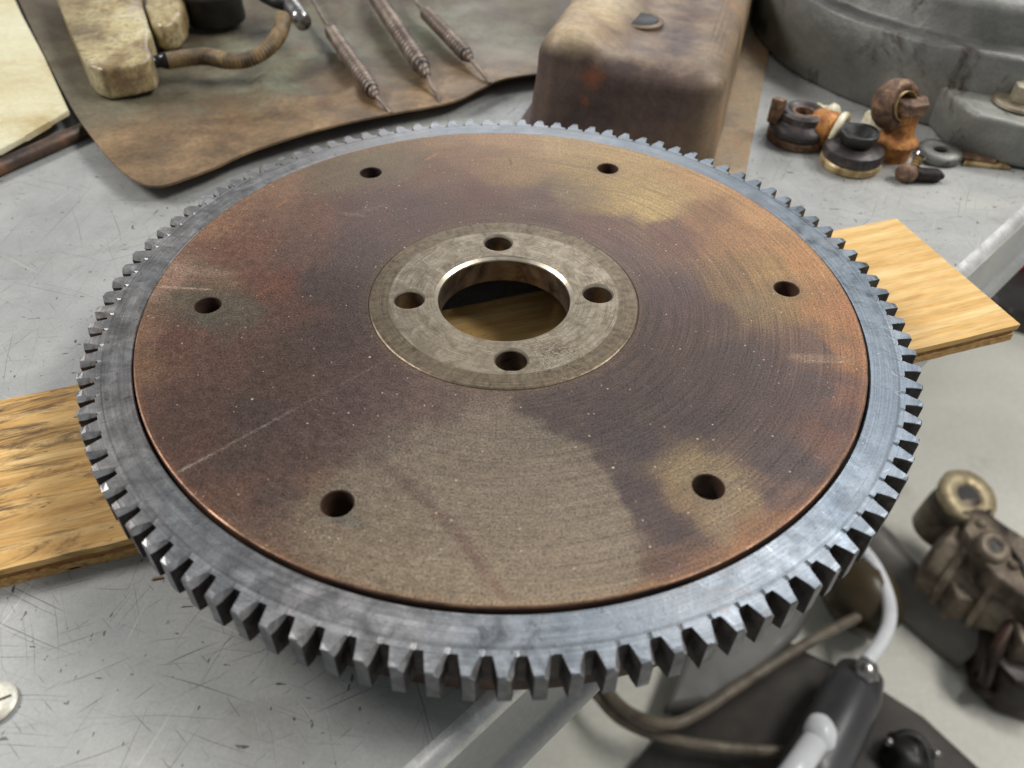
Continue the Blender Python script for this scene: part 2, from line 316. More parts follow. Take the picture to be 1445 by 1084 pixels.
# bench top is a sheet that ends along a 45 degree edge; profile folds over, down and into a rolled lip
e = Vector((1, 1, 0)).normalized(); n_ = Vector((1, -1, 0)).normalized()
M_SKIRT = grimy("grey_skirt_paint", [(.3, (132, 133, 132)), (.5, (146, 147, 146)), (.7, (156, 156, 152))], 14, (.35, .5), 0, .15, 500)
M_FOLD = grimy("fold_highlight_paint", [(.35, (176, 176, 174)), (.5, (206, 206, 204)), (.65, (226, 226, 224))], 60, (.22, .34), .35, .15)  # paler than the bench: the fold's highlight is put into the colour
prof = [(-1.7, 0), (.0900, 0), (.0928, -.0001)]
prof2 = [(.0928, -.0001), (.0945, -.0004), (.0958, -.0010), (.0972, -.0022), (.0982, -.0042), (.0985, -.0065)]
def sweep(name, pr, mt, parent, s0=-.9, s1=1.6, thick=None):
    vs, fs = [], []; S = [s0 + (s1 - s0) * i / 40 for i in range(41)]
    for s_ in S:
        for (a, b) in pr:
            q = e * s_ + n_ * a; vs.append((q.x, q.y, b + (noise.noise(Vector((s_ * 14, a, 2))) * .0004 if a > .0950 else 0)))
    m_ = len(pr)
    for i in range(40):
        for k in range(m_ - 1): fs.append((i * m_ + k, i * m_ + k + 1, (i + 1) * m_ + k + 1, (i + 1) * m_ + k))
    return mesh(name, vs, fs, mt, parent, 'auto')
sweep("bench_top", prof, M_BENCH, bench); sweep("folded_edge", prof2, M_FOLD, bench)
sweep("front_skirt", [(.0985, -.0065), (.0985, -.038), (.0995, -.0395), (.1012, -.0405), (.1030, -.0440), (.1030, -.048), (.100, -.052), (.090, -.053)], M_SKIRT, bench)
M_CAP = grimy("worn_zinc", [(.35, (120, 118, 108)), (.5, (190, 186, 172)), (.65, (222, 220, 208))], 90, (.4, .6), .5, .3)
bc = U(-9, 995) - Vector((0, 0, BZ))
lathe("bolt_head", [(0, .0003), (.0062, .0003), (.0066, .0010), (.0060, .0016), (.0048, .0019), (0, .0020)], M_CAP, bench, 40, (bc.x, bc.y, 0))
mesh("bolt_slot", [(bc.x - .0055, bc.y - .003, .0021), (bc.x - .005, bc.y - .0036, .0021), (bc.x + .005, bc.y + .0018, .0021), (bc.x + .0046, bc.y + .0024, .0021)], [(0, 1, 2, 3)], grimy("slot_dark", [(.3, (60, 56, 50)), (.7, (90, 84, 74))]), bench)  # flat darker strip laid on the bolt head

# ---------------------------------------------------------------- plywood board under the wheel
c0 = U(0, 565, WZ); c1 = U(1265, 308, WZ); c2 = U(1440, 458, WZ); c3 = U(0, 795, WZ)
dirv = (c1 - c0).normalized(); ang = math.atan2(dirv.y, dirv.x); perp = Vector((math.sin(ang), -math.cos(ang), 0))
board = empty("plywood_board", (0, 0, BZ), ang, label="amber plywood board with dark stains lying under the flywheel", cat="board")
Ri = Matrix.Rotation(-ang, 3, 'Z'); lc = [Ri @ v for v in (c0, c1, c2, c3)]
def ply(z0, z1, ins, mt, seed):
    N = 70; x0 = -.34; vs = []; fs = []
    def edge(u, side):     # far edge (side 1) / near edge (side 0) y, slightly ragged
        t = u / N; y1 = lc[0].y + (lc[1].y - lc[0].y) * t; y0 = lc[3].y + (lc[2].y - lc[3].y) * t
        r = noise.noise(Vector((u * .9, side * 9, seed))) * .0006
        return (y1 - ins + r) if side else (y0 + ins + r)
    for u in range(N + 1):
        t = u / N
        for side, zz in ((0, z0), (0, z1), (1, z1), (1, z0)):
            xe = (lc[2].x if side == 0 else lc[1].x) - ins; x = x0 + (xe - x0) * t + (noise.noise(Vector((side, zz * 900, seed))) * .0008 if u == N else 0)
            vs.append((x, edge(u, side), zz))
    for u in range(N):
        for k in range(4): fs.append((u * 4 + k, u * 4 + (k + 1) % 4, (u + 1) * 4 + (k + 1) % 4, (u + 1) * 4 + k))
    fs += [(0, 1, 2, 3), (N * 4 + 3, N * 4 + 2, N * 4 + 1, N * 4)]
    return mesh("ply", vs, fs, mt, board)
ply(.0064, .0090, 0, M_WOOD, 1); ply(.0036, .0064, .0009, M_PLYD, 2); ply(.0001, .0036, .0003, M_PLY, 3)

# ---------------------------------------------------------------- flywheel
fwheel = empty("flywheel", (0, 0, 0), label="heat stained steel flywheel with toothed ring gear lying on the plywood board", cat="flywheel")
R_D, R_H, R_B = .1300, .0500, .0259; HEXR, HP = .10782, .0895; BR, BP = .03515, .0907
def S2W(px, py): v = U(px, py, 0); return (v.x, v.y)
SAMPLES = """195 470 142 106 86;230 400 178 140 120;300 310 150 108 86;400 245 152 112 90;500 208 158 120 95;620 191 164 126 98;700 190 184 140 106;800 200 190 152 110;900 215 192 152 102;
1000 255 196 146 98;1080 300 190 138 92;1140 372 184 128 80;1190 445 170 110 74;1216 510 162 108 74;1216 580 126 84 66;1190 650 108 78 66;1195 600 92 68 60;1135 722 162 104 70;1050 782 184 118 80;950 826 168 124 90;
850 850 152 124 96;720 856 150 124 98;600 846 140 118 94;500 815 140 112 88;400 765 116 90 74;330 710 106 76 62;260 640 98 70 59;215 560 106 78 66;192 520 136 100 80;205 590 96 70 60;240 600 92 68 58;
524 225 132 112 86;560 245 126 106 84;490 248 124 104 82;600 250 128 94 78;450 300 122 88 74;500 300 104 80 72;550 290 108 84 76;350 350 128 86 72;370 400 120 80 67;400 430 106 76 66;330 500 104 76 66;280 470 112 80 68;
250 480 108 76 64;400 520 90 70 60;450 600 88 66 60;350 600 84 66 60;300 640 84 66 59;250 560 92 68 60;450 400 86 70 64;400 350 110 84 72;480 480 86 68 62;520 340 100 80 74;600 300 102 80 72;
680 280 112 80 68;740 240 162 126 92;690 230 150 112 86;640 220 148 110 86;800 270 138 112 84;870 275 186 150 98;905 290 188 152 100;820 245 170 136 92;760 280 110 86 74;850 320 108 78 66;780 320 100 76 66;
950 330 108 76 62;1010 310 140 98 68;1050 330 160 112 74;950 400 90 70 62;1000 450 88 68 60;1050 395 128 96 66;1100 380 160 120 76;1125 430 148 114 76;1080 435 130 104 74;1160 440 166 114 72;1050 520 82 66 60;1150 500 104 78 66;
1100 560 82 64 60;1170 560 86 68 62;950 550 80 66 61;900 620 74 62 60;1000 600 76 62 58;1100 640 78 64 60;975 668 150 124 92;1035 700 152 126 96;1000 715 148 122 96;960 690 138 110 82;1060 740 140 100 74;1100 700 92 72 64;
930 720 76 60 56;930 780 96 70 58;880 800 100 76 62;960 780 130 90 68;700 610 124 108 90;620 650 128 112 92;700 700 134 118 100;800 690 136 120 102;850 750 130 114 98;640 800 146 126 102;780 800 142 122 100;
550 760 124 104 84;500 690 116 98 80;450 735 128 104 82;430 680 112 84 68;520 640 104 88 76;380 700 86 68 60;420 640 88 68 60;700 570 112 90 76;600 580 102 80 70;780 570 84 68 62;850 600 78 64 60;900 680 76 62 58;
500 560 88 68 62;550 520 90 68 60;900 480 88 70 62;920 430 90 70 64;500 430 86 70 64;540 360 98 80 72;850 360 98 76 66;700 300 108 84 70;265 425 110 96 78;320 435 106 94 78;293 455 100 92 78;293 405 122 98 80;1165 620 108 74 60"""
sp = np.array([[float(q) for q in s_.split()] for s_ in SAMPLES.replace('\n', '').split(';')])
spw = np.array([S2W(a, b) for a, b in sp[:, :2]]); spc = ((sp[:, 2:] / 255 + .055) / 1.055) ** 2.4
OL = np.array([S2W(*q) for q in [(655, 585), (715, 572), (770, 592), (830, 632), (868, 672), (886, 720), (893, 770), (905, 815), (890, 850), (720, 870), (560, 845), (470, 812), (415, 770), (398, 740), (440, 700), (470, 660), (540, 622), (600, 598)]])
def vnoise(P, f, seed):
    return np.array([noise.noise(Vector((a * f, b * f, seed))) for a, b in P])
def inside_sd(P, poly):
    d = np.full(len(P), 1e9); ins = np.zeros(len(P), bool); n = len(poly)
    for i in range(n):
        a, b = poly[i], poly[(i + 1) % n]; ab = b - a; t = np.clip(((P - a) @ ab) / (ab @ ab), 0, 1); d = np.minimum(d, np.hypot(*(P - a - t[:, None] * ab).T))
        c = ((a[1] > P[:, 1]) != (b[1] > P[:, 1])); xx = (b[0] - a[0]) * (P[:, 1] - a[1]) / (b[1] - a[1] + 1e-12) + a[0]; ins ^= c & (P[:, 0] < xx)
    return np.where(ins, -d, d)
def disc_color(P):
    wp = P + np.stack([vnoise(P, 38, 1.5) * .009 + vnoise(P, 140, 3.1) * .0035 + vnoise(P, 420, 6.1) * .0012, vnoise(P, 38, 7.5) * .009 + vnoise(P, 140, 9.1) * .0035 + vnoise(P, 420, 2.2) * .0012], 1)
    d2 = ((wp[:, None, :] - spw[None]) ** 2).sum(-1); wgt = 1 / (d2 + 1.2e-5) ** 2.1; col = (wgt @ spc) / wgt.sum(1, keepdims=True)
    sd = inside_sd(wp, OL); side = np.clip((P[:, 0] + .01) / .02, 0, 1); wd = .0075 - .0055 * side
    m = np.clip(.5 - sd / (2 * wd), 0, 1)[:, None]; m = m * m * (3 - 2 * m)
    ol = np.array(L(132, 116, 97)); olb = np.array(L(148, 128, 104)); t = np.clip((-.075 - P[:, 1]) / .05, 0, 1)[:, None]
    col = col * (1 - .8 * m) + (ol * (1 - t) + olb * t) * .8 * m
    # smears and scratches, plus anisotropic highlight streaks painted in at left, top and right: x0 y0 x1 y1 half-width(mm) colour strength
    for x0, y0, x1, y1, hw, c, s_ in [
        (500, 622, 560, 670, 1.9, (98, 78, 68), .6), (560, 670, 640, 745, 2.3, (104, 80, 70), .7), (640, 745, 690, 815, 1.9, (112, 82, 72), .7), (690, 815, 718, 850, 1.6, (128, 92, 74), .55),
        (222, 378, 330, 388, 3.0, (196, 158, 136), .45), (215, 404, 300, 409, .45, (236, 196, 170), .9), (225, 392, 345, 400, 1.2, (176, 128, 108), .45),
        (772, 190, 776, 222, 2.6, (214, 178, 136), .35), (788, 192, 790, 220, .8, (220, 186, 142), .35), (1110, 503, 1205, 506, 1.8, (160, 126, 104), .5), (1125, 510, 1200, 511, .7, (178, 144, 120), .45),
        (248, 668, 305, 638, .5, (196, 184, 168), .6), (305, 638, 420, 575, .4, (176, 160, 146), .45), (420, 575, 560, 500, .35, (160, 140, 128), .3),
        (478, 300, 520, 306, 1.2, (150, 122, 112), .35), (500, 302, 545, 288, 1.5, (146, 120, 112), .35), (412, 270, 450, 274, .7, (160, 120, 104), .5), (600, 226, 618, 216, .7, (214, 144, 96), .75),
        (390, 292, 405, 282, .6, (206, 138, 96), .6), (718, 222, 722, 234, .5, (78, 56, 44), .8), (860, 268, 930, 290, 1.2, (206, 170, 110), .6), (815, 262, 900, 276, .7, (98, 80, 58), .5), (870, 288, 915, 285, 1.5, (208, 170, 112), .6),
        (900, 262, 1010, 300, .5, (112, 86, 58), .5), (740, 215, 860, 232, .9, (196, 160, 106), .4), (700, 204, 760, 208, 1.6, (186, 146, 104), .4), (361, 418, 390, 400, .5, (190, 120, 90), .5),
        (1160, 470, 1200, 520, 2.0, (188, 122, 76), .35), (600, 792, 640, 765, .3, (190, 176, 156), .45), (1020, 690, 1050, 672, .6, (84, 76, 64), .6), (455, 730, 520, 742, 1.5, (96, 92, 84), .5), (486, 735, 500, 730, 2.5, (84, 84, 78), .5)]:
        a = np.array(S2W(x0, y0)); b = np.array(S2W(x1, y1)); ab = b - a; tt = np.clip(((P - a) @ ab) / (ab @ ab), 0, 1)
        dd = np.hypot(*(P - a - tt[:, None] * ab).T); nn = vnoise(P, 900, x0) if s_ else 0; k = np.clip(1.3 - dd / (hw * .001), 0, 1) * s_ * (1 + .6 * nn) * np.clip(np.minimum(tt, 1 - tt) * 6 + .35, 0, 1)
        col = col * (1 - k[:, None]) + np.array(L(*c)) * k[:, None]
    # thin dark halo rings round the six holes
    for i in range(6):
        a = HP + i * PI / 3; c = np.array([math.cos(a), math.sin(a)]) * HEXR; dd = np.hypot(*(P - c).T)
        k = np.clip((.0092 - dd) / .004, 0, 1) * .28; col = col * (1 - k[:, None]) + np.array(L(104, 98, 78)) * k[:, None]
    rr = np.hypot(*P.T); k = np.clip((rr - .1275) / .0025, 0, 1) * .30 * (1 + vnoise(P, 60, 4)); col = col * (1 - k[:, None]) + np.array(L(186, 126, 86)) * k[:, None]
    k = np.clip((.0535 - rr) / .003, 0, 1) * .35; col = col * (1 - k[:, None]) + np.array(L(122, 98, 76)) * k[:, None]
    lm = np.clip((col.mean(1, keepdims=True) - .07) / .1, 0, 1); st_ = np.clip(((col[:, :1] - col[:, 2:3]) / col[:, :1] - .50) / .25, 0, 1); col = col * (1 - lm * st_ * np.array([.02, -.02, .16]))
    g_ = (col @ np.array([.3, .55, .15]))[:, None]; col = g_ + (col - g_) * .88; col = col * np.clip(.84 * (g_ / .05) ** -.20, .45, 1.1)
    return col
def build_disc():
    pts = []; step = .00078; r = R_H; k = 0
    holes = [(HEXR * math.cos(HP + i * PI / 3), HEXR * math.sin(HP + i * PI / 3), .0050) for i in range(6)]
    loops = []; NO = 420; NI = 200
    loops.append([(R_D * .9954 * math.cos(2 * PI * i / NO), R_D * .9954 * math.sin(2 * PI * i / NO)) for i in range(NO)])
    loops.append([(R_H * math.cos(2 * PI * i / NI), R_H * math.sin(2 * PI * i / NI)) for i in range(NI)])
    for hx, hy, hr in holes: loops.append([(hx + hr * math.cos(2 * PI * i / 40), hy + hr * math.sin(2 * PI * i / 40)) for i in range(40)])
    edges = []
    for lp in loops:
        b = len(pts); pts += lp; edges += [(b + i, b + (i + 1) % len(lp)) for i in range(len(lp))]
    nb = len(pts); r = R_H + step
    while r < R_D * .9954 - step * .6:
        n = int(2 * PI * r / step); a0 = random.random()
        for i in range(n):
            a = (i + a0) / n * 2 * PI; x, y = r * math.cos(a), r * math.sin(a)
            if all((x - h[0]) ** 2 + (y - h[1]) ** 2 > (h[2] + step * .5) ** 2 for h in holes): pts.append((x, y))
        r += step
    V, E_, Fc, *_ = geometry.delaunay_2d_cdt([Vector((p[0] * 100, p[1] * 100)) for p in pts], edges, [], 0, 1e-5)
    V = np.array([(v.x / 100, v.y / 100) for v in V]); fs = []
    for f in Fc:
        c = V[list(f)].mean(0); rr = math.hypot(*c)
        if rr < R_H or rr > R_D * .9954 or any((c[0] - h[0]) ** 2 + (c[1] - h[1]) ** 2 < (h[2] * .997) ** 2 for h in holes): continue
        fs.append(tuple(f))
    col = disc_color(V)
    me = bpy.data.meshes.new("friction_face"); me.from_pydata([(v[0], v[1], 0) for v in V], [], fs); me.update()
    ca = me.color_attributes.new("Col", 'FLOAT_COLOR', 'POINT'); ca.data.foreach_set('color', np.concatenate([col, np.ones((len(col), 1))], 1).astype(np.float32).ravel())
    bm = bmesh.new(); bm.from_mesh(me); 
    for f in bm.faces:
        if f.normal.z < 0: f.normal_flip()
    bm.to_mesh(me); bm.free(); me.materials.append(M_DISC)
    o = bpy.data.objects.new("friction_face", me); link(o); o.parent = fwheel
    return holes
HOLES = build_disc()
# rounded rim, side wall and underside of the web
lathe("rim_edge", [(R_D * .9954, 0), (R_D * .9985, -.00018), (R_D, -.0008), (R_D, -.006)], grimy("rim_edge_steel", [(.35, (96, 68, 50)), (.5, (150, 112, 86)), (.65, (190, 150, 122))], 90, (.35, .5), .75, .15), fwheel, 420, closed=False) if 0 else None
def ringmesh(name, prof, mt, seg, parent=fwheel):
    vs, fs, n = [], [], len(prof)
    for i in range(seg):
        a = 2 * PI * i / seg
        for (r, z) in prof: vs.append((r * math.cos(a), r * math.sin(a), z))
    for i in range(seg):
        j = (i + 1) % seg
        for k in range(n - 1): fs.append((i * n + k, i * n + k + 1, j * n + k + 1, j * n + k))
    me = bpy.data.meshes.new(name); me.from_pydata(vs, [], fs); me.update(); me.materials.append(mt); me.shade_smooth(); me.set_sharp_from_angle(angle=math.radians(30))
    o = bpy.data.objects.new(name, me); link(o); o.parent = parent; return o
M_RIM = grimy("rim_edge_steel", [(.35, (74, 56, 46)), (.5, (112, 86, 70)), (.65, (144, 112, 90))], 90, (.35, .5), .75, .15)
ringmesh("rim_edge", [(R_D * .9954, 0), (R_D * .9985, -.00018), (R_D, -.0005)], M_RIM, 420)
ringmesh("rim_side", [(R_D, -.0005), (R_D, -.0062), (.1325, -.0062)], M_BODY, 420)
ringmesh("body", [(.1300, -.006), (.1300, -.0145), (.1365, -.0145), (.1372, -.0155), (.1372, -.0305), (.1360, -.0320), (.112, -.0320), (.108, -.0290), (.106, -.0100), (.0245, -.0100)], M_BODY, 200)
# hub: face, chamfers, bore and bolt holes
def build_hub():
    pts, edges = [], []; z = .0004; NI, NO = 120, 200; holes = [(BR * math.cos(BP + i * PI / 2), BR * math.sin(BP + i * PI / 2), .0061) for i in range(4)]
    loops = [[(.0493 * math.cos(2 * PI * i / NO), .0493 * math.sin(2 * PI * i / NO)) for i in range(NO)], [(R_B * math.cos(2 * PI * i / NI), R_B * math.sin(2 * PI * i / NI)) for i in range(NI)]]
    for h in holes: loops.append([(h[0] + h[2] * math.cos(2 * PI * i / 48), h[1] + h[2] * math.sin(2 * PI * i / 48)) for i in range(48)])
    for lp in loops:
        b = len(pts); pts += lp; edges += [(b + i, b + (i + 1) % len(lp)) for i in range(len(lp))]
    V, E_, Fc, *_ = geometry.delaunay_2d_cdt([Vector((p[0] * 100, p[1] * 100)) for p in pts], edges, [], 0, 1e-5)
    fs = []
    for f in Fc:
        c = sum((V[i] for i in f), Vector((0, 0))) / len(f) / 100
        if c.length < R_B * .999 or any((c.x - h[0]) ** 2 + (c.y - h[1]) ** 2 < (h[2] * .995) ** 2 for h in holes): continue
        fs.append(tuple(f))
    vs = [(v.x / 100, v.y / 100, z) for v in V]
    me = bpy.data.meshes.new("hub_face"); me.from_pydata(vs, [], fs); me.update(); bm = bmesh.new(); bm.from_mesh(me)
    for f in bm.faces:
        if f.normal.z < 0: f.normal_flip()
    bm.to_mesh(me); bm.free(); me.materials.append(M_HUB); o = bpy.data.objects.new("hub_face", me); link(o); o.parent = fwheel
    ringmesh("hub_edge", [(.0493, z), (.0498, .0001), (.0500, -.0006)], M_HUB, 200)
    ringmesh("bore", [(R_B + .0003, z), (.02470, -.0007), (.02450, -.0012), (.02450, -.0100)], M_CHAM, 120).name = "bore_chamfer"
    ringmesh("bore", [(.02449, -.0012), (.02440, -.0030), (.02440, -.0105)], M_BORE, 120)
    for h in holes:
        lathe("bolt_hole", [(h[2], z), (.0055, -.0004), (.0054, -.0012)], M_CHAM, fwheel, 48, (h[0], h[1], 0), smooth='auto') if 0 else hole("bolt_hole", h, [(h[2], z), (.0056, -.0003), (.0055, -.0010)], M_CHAM)
        hole("bolt_hole_wall", h, [(.0055, -.0010), (.0055, -.0100)], M_BORE)
def hole(name, h, prof, mt, seg=48):
    vs, fs, n = [], [], len(prof)
    for i in range(seg):
        a = 2 * PI * i / seg
        for r, z in prof: vs.append((h[0] + r * math.cos(a), h[1] + r * math.sin(a), z))
    for i in range(seg):
        j = (i + 1) % seg
        for k in range(n - 1): fs.append((i * n + k, i * n + k + 1, j * n + k + 1, j * n + k))
    me = bpy.data.meshes.new(name); me.from_pydata(vs, [], fs); me.update(); me.materials.append(mt); me.shade_smooth(); me.set_sharp_from_angle(angle=math.radians(30))
    o = bpy.data.objects.new(name, me); link(o); o.parent = fwheel; return o
build_hub()
for h in HOLES: hole("cover_hole", h, [(h[2], 0), (.0047, -.0003), (.0046, -.0100)], M_BODY, 40)  # walls take the darker body steel, so shade inside is in the colour
# web underside holes need an opening below: the body web is a ring with those openings cut by a boolean
web = bpy.data.objects[[o.name for o in fwheel.children if o.name.startswith("body")][0]]
def web_plate():
    pts, edges = [], []; loops = [[(.107 * 1.118 * math.cos(2 * PI * i / 160), .107 * 1.118 * math.sin(2 * PI * i / 160)) for i in range(160)], [(.0245 * math.cos(2 * PI * i / 100), .0245 * math.sin(2 * PI * i / 100)) for i in range(100)]]
    hs = [(h[0], h[1], .0046) for h in HOLES] + [(BR * math.cos(BP + i * PI / 2), BR * math.sin(BP + i * PI / 2), .0055) for i in range(4)]
    for h in hs: loops.append([(h[0] + h[2] * math.cos(2 * PI * i / 40), h[1] + h[2] * math.sin(2 * PI * i / 40)) for i in range(40)])
    for lp in loops:
        b = len(pts); pts += lp; edges += [(b + i, b + (i + 1) % len(lp)) for i in range(len(lp))]
    V, E_, Fc, *_ = geometry.delaunay_2d_cdt([Vector((p[0] * 100, p[1] * 100)) for p in pts], edges, [], 0, 1e-5); fs = []
    for f in Fc:
        c = sum((V[i] for i in f), Vector((0, 0))) / len(f) / 100
        if c.length < .0244 or any((c.x - h[0]) ** 2 + (c.y - h[1]) ** 2 < (h[2] * .99) ** 2 for h in hs): continue
        fs.append(tuple(f))
    mesh("web", [(v.x / 100, v.y / 100, -.0100) for v in V], fs, M_BODY, fwheel)
web_plate()
# rebuild the body rim without its web (the pierced web plate closes it)
bpy.data.objects.remove(web)
ringmesh("body", [(.1300, -.006), (.1300, -.0145), (.1365, -.0145), (.1372, -.0155), (.1372, -.0305), (.1360, -.0320), (.1225, -.0320), (.1200, -.0290), (.1196, -.0100)], M_BODY, 200)

# ring gear with its 104 teeth
NT = 104; PIT = 2 * PI / NT; RZ = -.0014; RB_ = -.0142; RR = .1424; RTIP = .1481; PH0 = math.radians(1.35322)
ring = None
def build_ring():
    seg = NT * 12; prof = [(.1308, -.0060), (.1308, RZ - .0004), (.1312, RZ), (.1408, RZ), (RR, RZ), (RR, RB_), (.1375, RB_)]
    vs, fs, n = [], [], len(prof)
    for i in range(seg):
        a = PH0 + PIT * (i / 12 - .5)
        for k_, (r, z) in enumerate(prof): vs.append((r * math.cos(a), r * math.sin(a), z - (.0009 if k_ == 4 and i % 12 == 10 else 0)))
    for i in range(seg):
        j = (i + 1) % seg
        for k in range(n - 1): fs.append((i * n + k, i * n + k + 1, j * n + k + 1, j * n + k))
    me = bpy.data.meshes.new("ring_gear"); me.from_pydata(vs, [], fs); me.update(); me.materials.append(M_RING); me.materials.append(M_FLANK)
    for p in me.polygons:
        if p.index % (n - 1) == 4: p.material_index = 1
    me.shade_smooth(); me.set_sharp_from_angle(angle=math.radians(30))
    o = bpy.data.objects.new("ring_gear", me); link(o); o.parent = fwheel; return o
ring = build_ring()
def tooth_mesh(k):
    rnd = random.Random(k); j = lambda s_: rnd.uniform(-s_, s_)
    P = lambda r, f, z: (r * math.cos(f * PIT), r * math.sin(f * PIT), z)
    tip = RTIP + j(.00015); z0, zb = RZ, RB_ + .0002; bz = RZ - .0021 + j(.0003); bt = .13 + j(.02)
    # cross rows at radius: fractions of pitch for cw flank, top edge of bevel, ccw flank
    rows = []
    for r, cw, cc in ((RR, -.36, .34), (.1441, -.300, .290), (.1462, -.245, .245), (tip - .0003, -.200, .205), (tip, -.185, .190)):
        t = (r - RR) / (tip - RR); bev = (.05 + (bt - .05) * min(1, t * 1.8)); dz = (bz - z0) * (.55 + .45 * min(1, t * 2)); zt = z0 - (.0004 if r == tip else 0)
        rows.append([P(r, cw, zb), P(r, cw, zt - .0002), P(r, cw + .012, zt), P(r, cc - bev, zt), P(r, cc, z0 + dz), P(r, cc, zb)])
    vs = [(v[0] + j(.00013), v[1] + j(.00013), v[2] + (-abs(j(.00035)) if a_ > 2 and v[2] > RZ - .003 else 0)) for a_, r_ in enumerate(rows) for v in r_]; vs[:6] = rows[0]; n = 6; fs = []; mi = []
    for i in range(len(rows) - 1):
        for q in range(n - 1):
            fs.append((i * n + q, i * n + q + 1, (i + 1) * n + q + 1, (i + 1) * n + q)); mi.append({0: 1, 3: 2, 4: 1}.get(q, 0))
        fs.append((i * n + 5, i * n, (i + 1) * n, (i + 1) * n + 5)); mi.append(1)
    b = (len(rows) - 1) * n; fs.append((b, b + 1, b + 2, b + 3, b + 4, b + 5)); mi.append(3)
    me = bpy.data.meshes.new("tooth"); me.from_pydata(vs, [], fs); me.update()
    me.materials.append(M_RING); me.materials.append(M_FLANK); me.materials.append(M_BEV); me.materials.append(M_TIP)
    for p, m_ in zip(me.polygons, mi): p.material_index = m_
    bm = bmesh.new(); bm.from_mesh(me)
    for f in bm.faces: pass
    bmesh.ops.recalc_face_normals(bm, faces=bm.faces); bm.to_mesh(me); bm.free(); return me
TM = [tooth_mesh(k) for k in range(12)]
for i in range(NT):
    o = bpy.data.objects.new("tooth", TM[random.randrange(12)]); link(o); o.rotation_euler = (0, 0, PH0 + i * PIT); o.parent = ring

# ---------------------------------------------------------------- oily sheet metal with things lying on it
TZ = BZ + .010
M_TIN = None
def m_tin():
    g = G("oily_green_tin"); p = g.pos(); sep = g.n('ShaderNodeSeparateXYZ'); g.set(sep.inputs[0], p)
    f = g.noise(p, 11, 8, .68, .1); c = g.ramp(f, [(.32, L(72, 62, 50)), (.46, L(92, 82, 66)), (.56, L(108, 104, 86)), (.68, L(120, 122, 102)), (.8, L(98, 78, 62))])
    fr = g.math('SUBTRACT', sep.outputs[1], g.math('MULTIPLY', sep.outputs[0], .52))       # grows away from the front lip
    dirt = g.rng(g.math('ADD', fr, g.math('MULTIPLY', g.math('SUBTRACT', g.noise(p, 22, 5, .65), .5), .10)), .285, .345, 1, 0)
    dc = g.ramp(g.noise(p, 30, 10, .74, .1), [(.3, L(78, 62, 46)), (.46, L(108, 87, 63)), (.58, L(134, 109, 79)), (.72, L(164, 138, 102))]); c = g.mix(g.math('MULTIPLY', dirt, .95), c, dc)
    rd = g.rng(g.noise(p, 26, 4, .6, 1), .63, .70); c = g.mix(g.math('MULTIPLY', rd, .35), c, L(122, 70, 52))
    c = g.mix(1.0, c, g.ramp(g.noise(p, 420, 5, .75), [(.3, .70), (.7, 1.28)]), 'MULTIPLY'); g.bump(g.noise(p, 240, 6, .7), .5, .0008)
    return g.out(c, g.rng(g.noise(p, 18, 4), .3, .7, .36, .7), .15)
M_TIN = m_tin()
def m_tin_sheet():
    lip = [U(*q, TZ) for q in [(8, -40), (55, 62), (100, 150), (138, 205), (165, 235), (190, 254), (214, 262), (244, 258), (300, 237), (350, 215), (410, 197), (480, 178), (560, 158), (640, 142), (680, 124), (715, 110), (790, 98)]]
    lip = spline(lip, 5); N = len(lip); M_ = 34; back = Vector((-.12, .62, TZ)); vs = []; fs = []
    for s_ in (0, 1):
        for j in range(M_ + 1):
            t = (j / M_) ** 1.35
            for i in range(N):
                a = lip[i]; b = Vector((back.x + (i / (N - 1) - .5) * .50, .66, TZ)); p = a.lerp(b, t) if i > 8 else a.lerp(b, t)
                h = -.006 * math.sin(min(1, t * 3.2) * PI / 2) + .0022 * noise.noise(Vector((p.x * 14, p.y * 14, 1))) + .0004 * noise.noise(Vector((p.x * 50, p.y * 50, 1))) + .03 * max(0, t - .45)
                edge = min(1, i / 10) ; h *= edge
                d = (p - Vector((-.125, .262, p.z))).length; h += .004 * math.exp(-((d - .034) / .007) ** 2)
                vs.append((p.x, p.y, p.z + h - (.0013 if s_ else 0)))
    K = N * (M_ + 1)
    for j in range(M_):
        for i in range(N - 1):
            a = j * N + i; fs.append((a, a + 1, a + N + 1, a + N)); fs.append((K + a, K + a + N, K + a + N + 1, K + a + 1))
    for i in range(N - 1): fs.append((i, K + i, K + i + 1, i + 1))
    for j in range(M_): fs.append((j * N, (j + 1) * N, K + (j + 1) * N, K + j * N))
    return vs, fs
tin = mesh("sheet_metal_panel", *m_tin_sheet(), M_TIN, None, 'auto')
tag(tin, "oily green and brown sheet metal panel with a rounded corner behind the flywheel", "metal panel")
M_CREAM = grimy("stained_cream_plastic", [(.3, (172, 154, 112)), (.5, (196, 190, 158)), (.65, (206, 202, 178)), (.8, (186, 156, 108))], 16, (.35, .55), 0, .25, 500)
cp = [U(*q, BZ + .012) for q in [(-170, 255), (-60, 228), (0, 212), (35, 192), (70, 172), (97, 155), (62, 80), (30, 20), (-10, -70), (-260, -70)]]
tag(prism("cream_plastic_cover", cp, BZ + .0085, BZ + .0120, M_CREAM, None, .0012, 2, wob=.0006), "stained cream plastic cover in the back left corner beside the metal panel", "plastic cover")
M_RUSTROD = grimy("rusty_rod_steel", [(.35, (52, 44, 40)), (.5, (88, 70, 58)), (.65, (124, 88, 62))], 60, (.45, .65), .4, .5)
ra, rb = U(-60, 262, BZ + .0042), U(150, 170, BZ + .0042)
tag(tube("steel_rod", [ra.lerp(rb, i / 12) for i in range(13)], .0042, M_RUSTROD, None, 20), "rusty round steel rod lying on the bench under the cream cover", "rod")

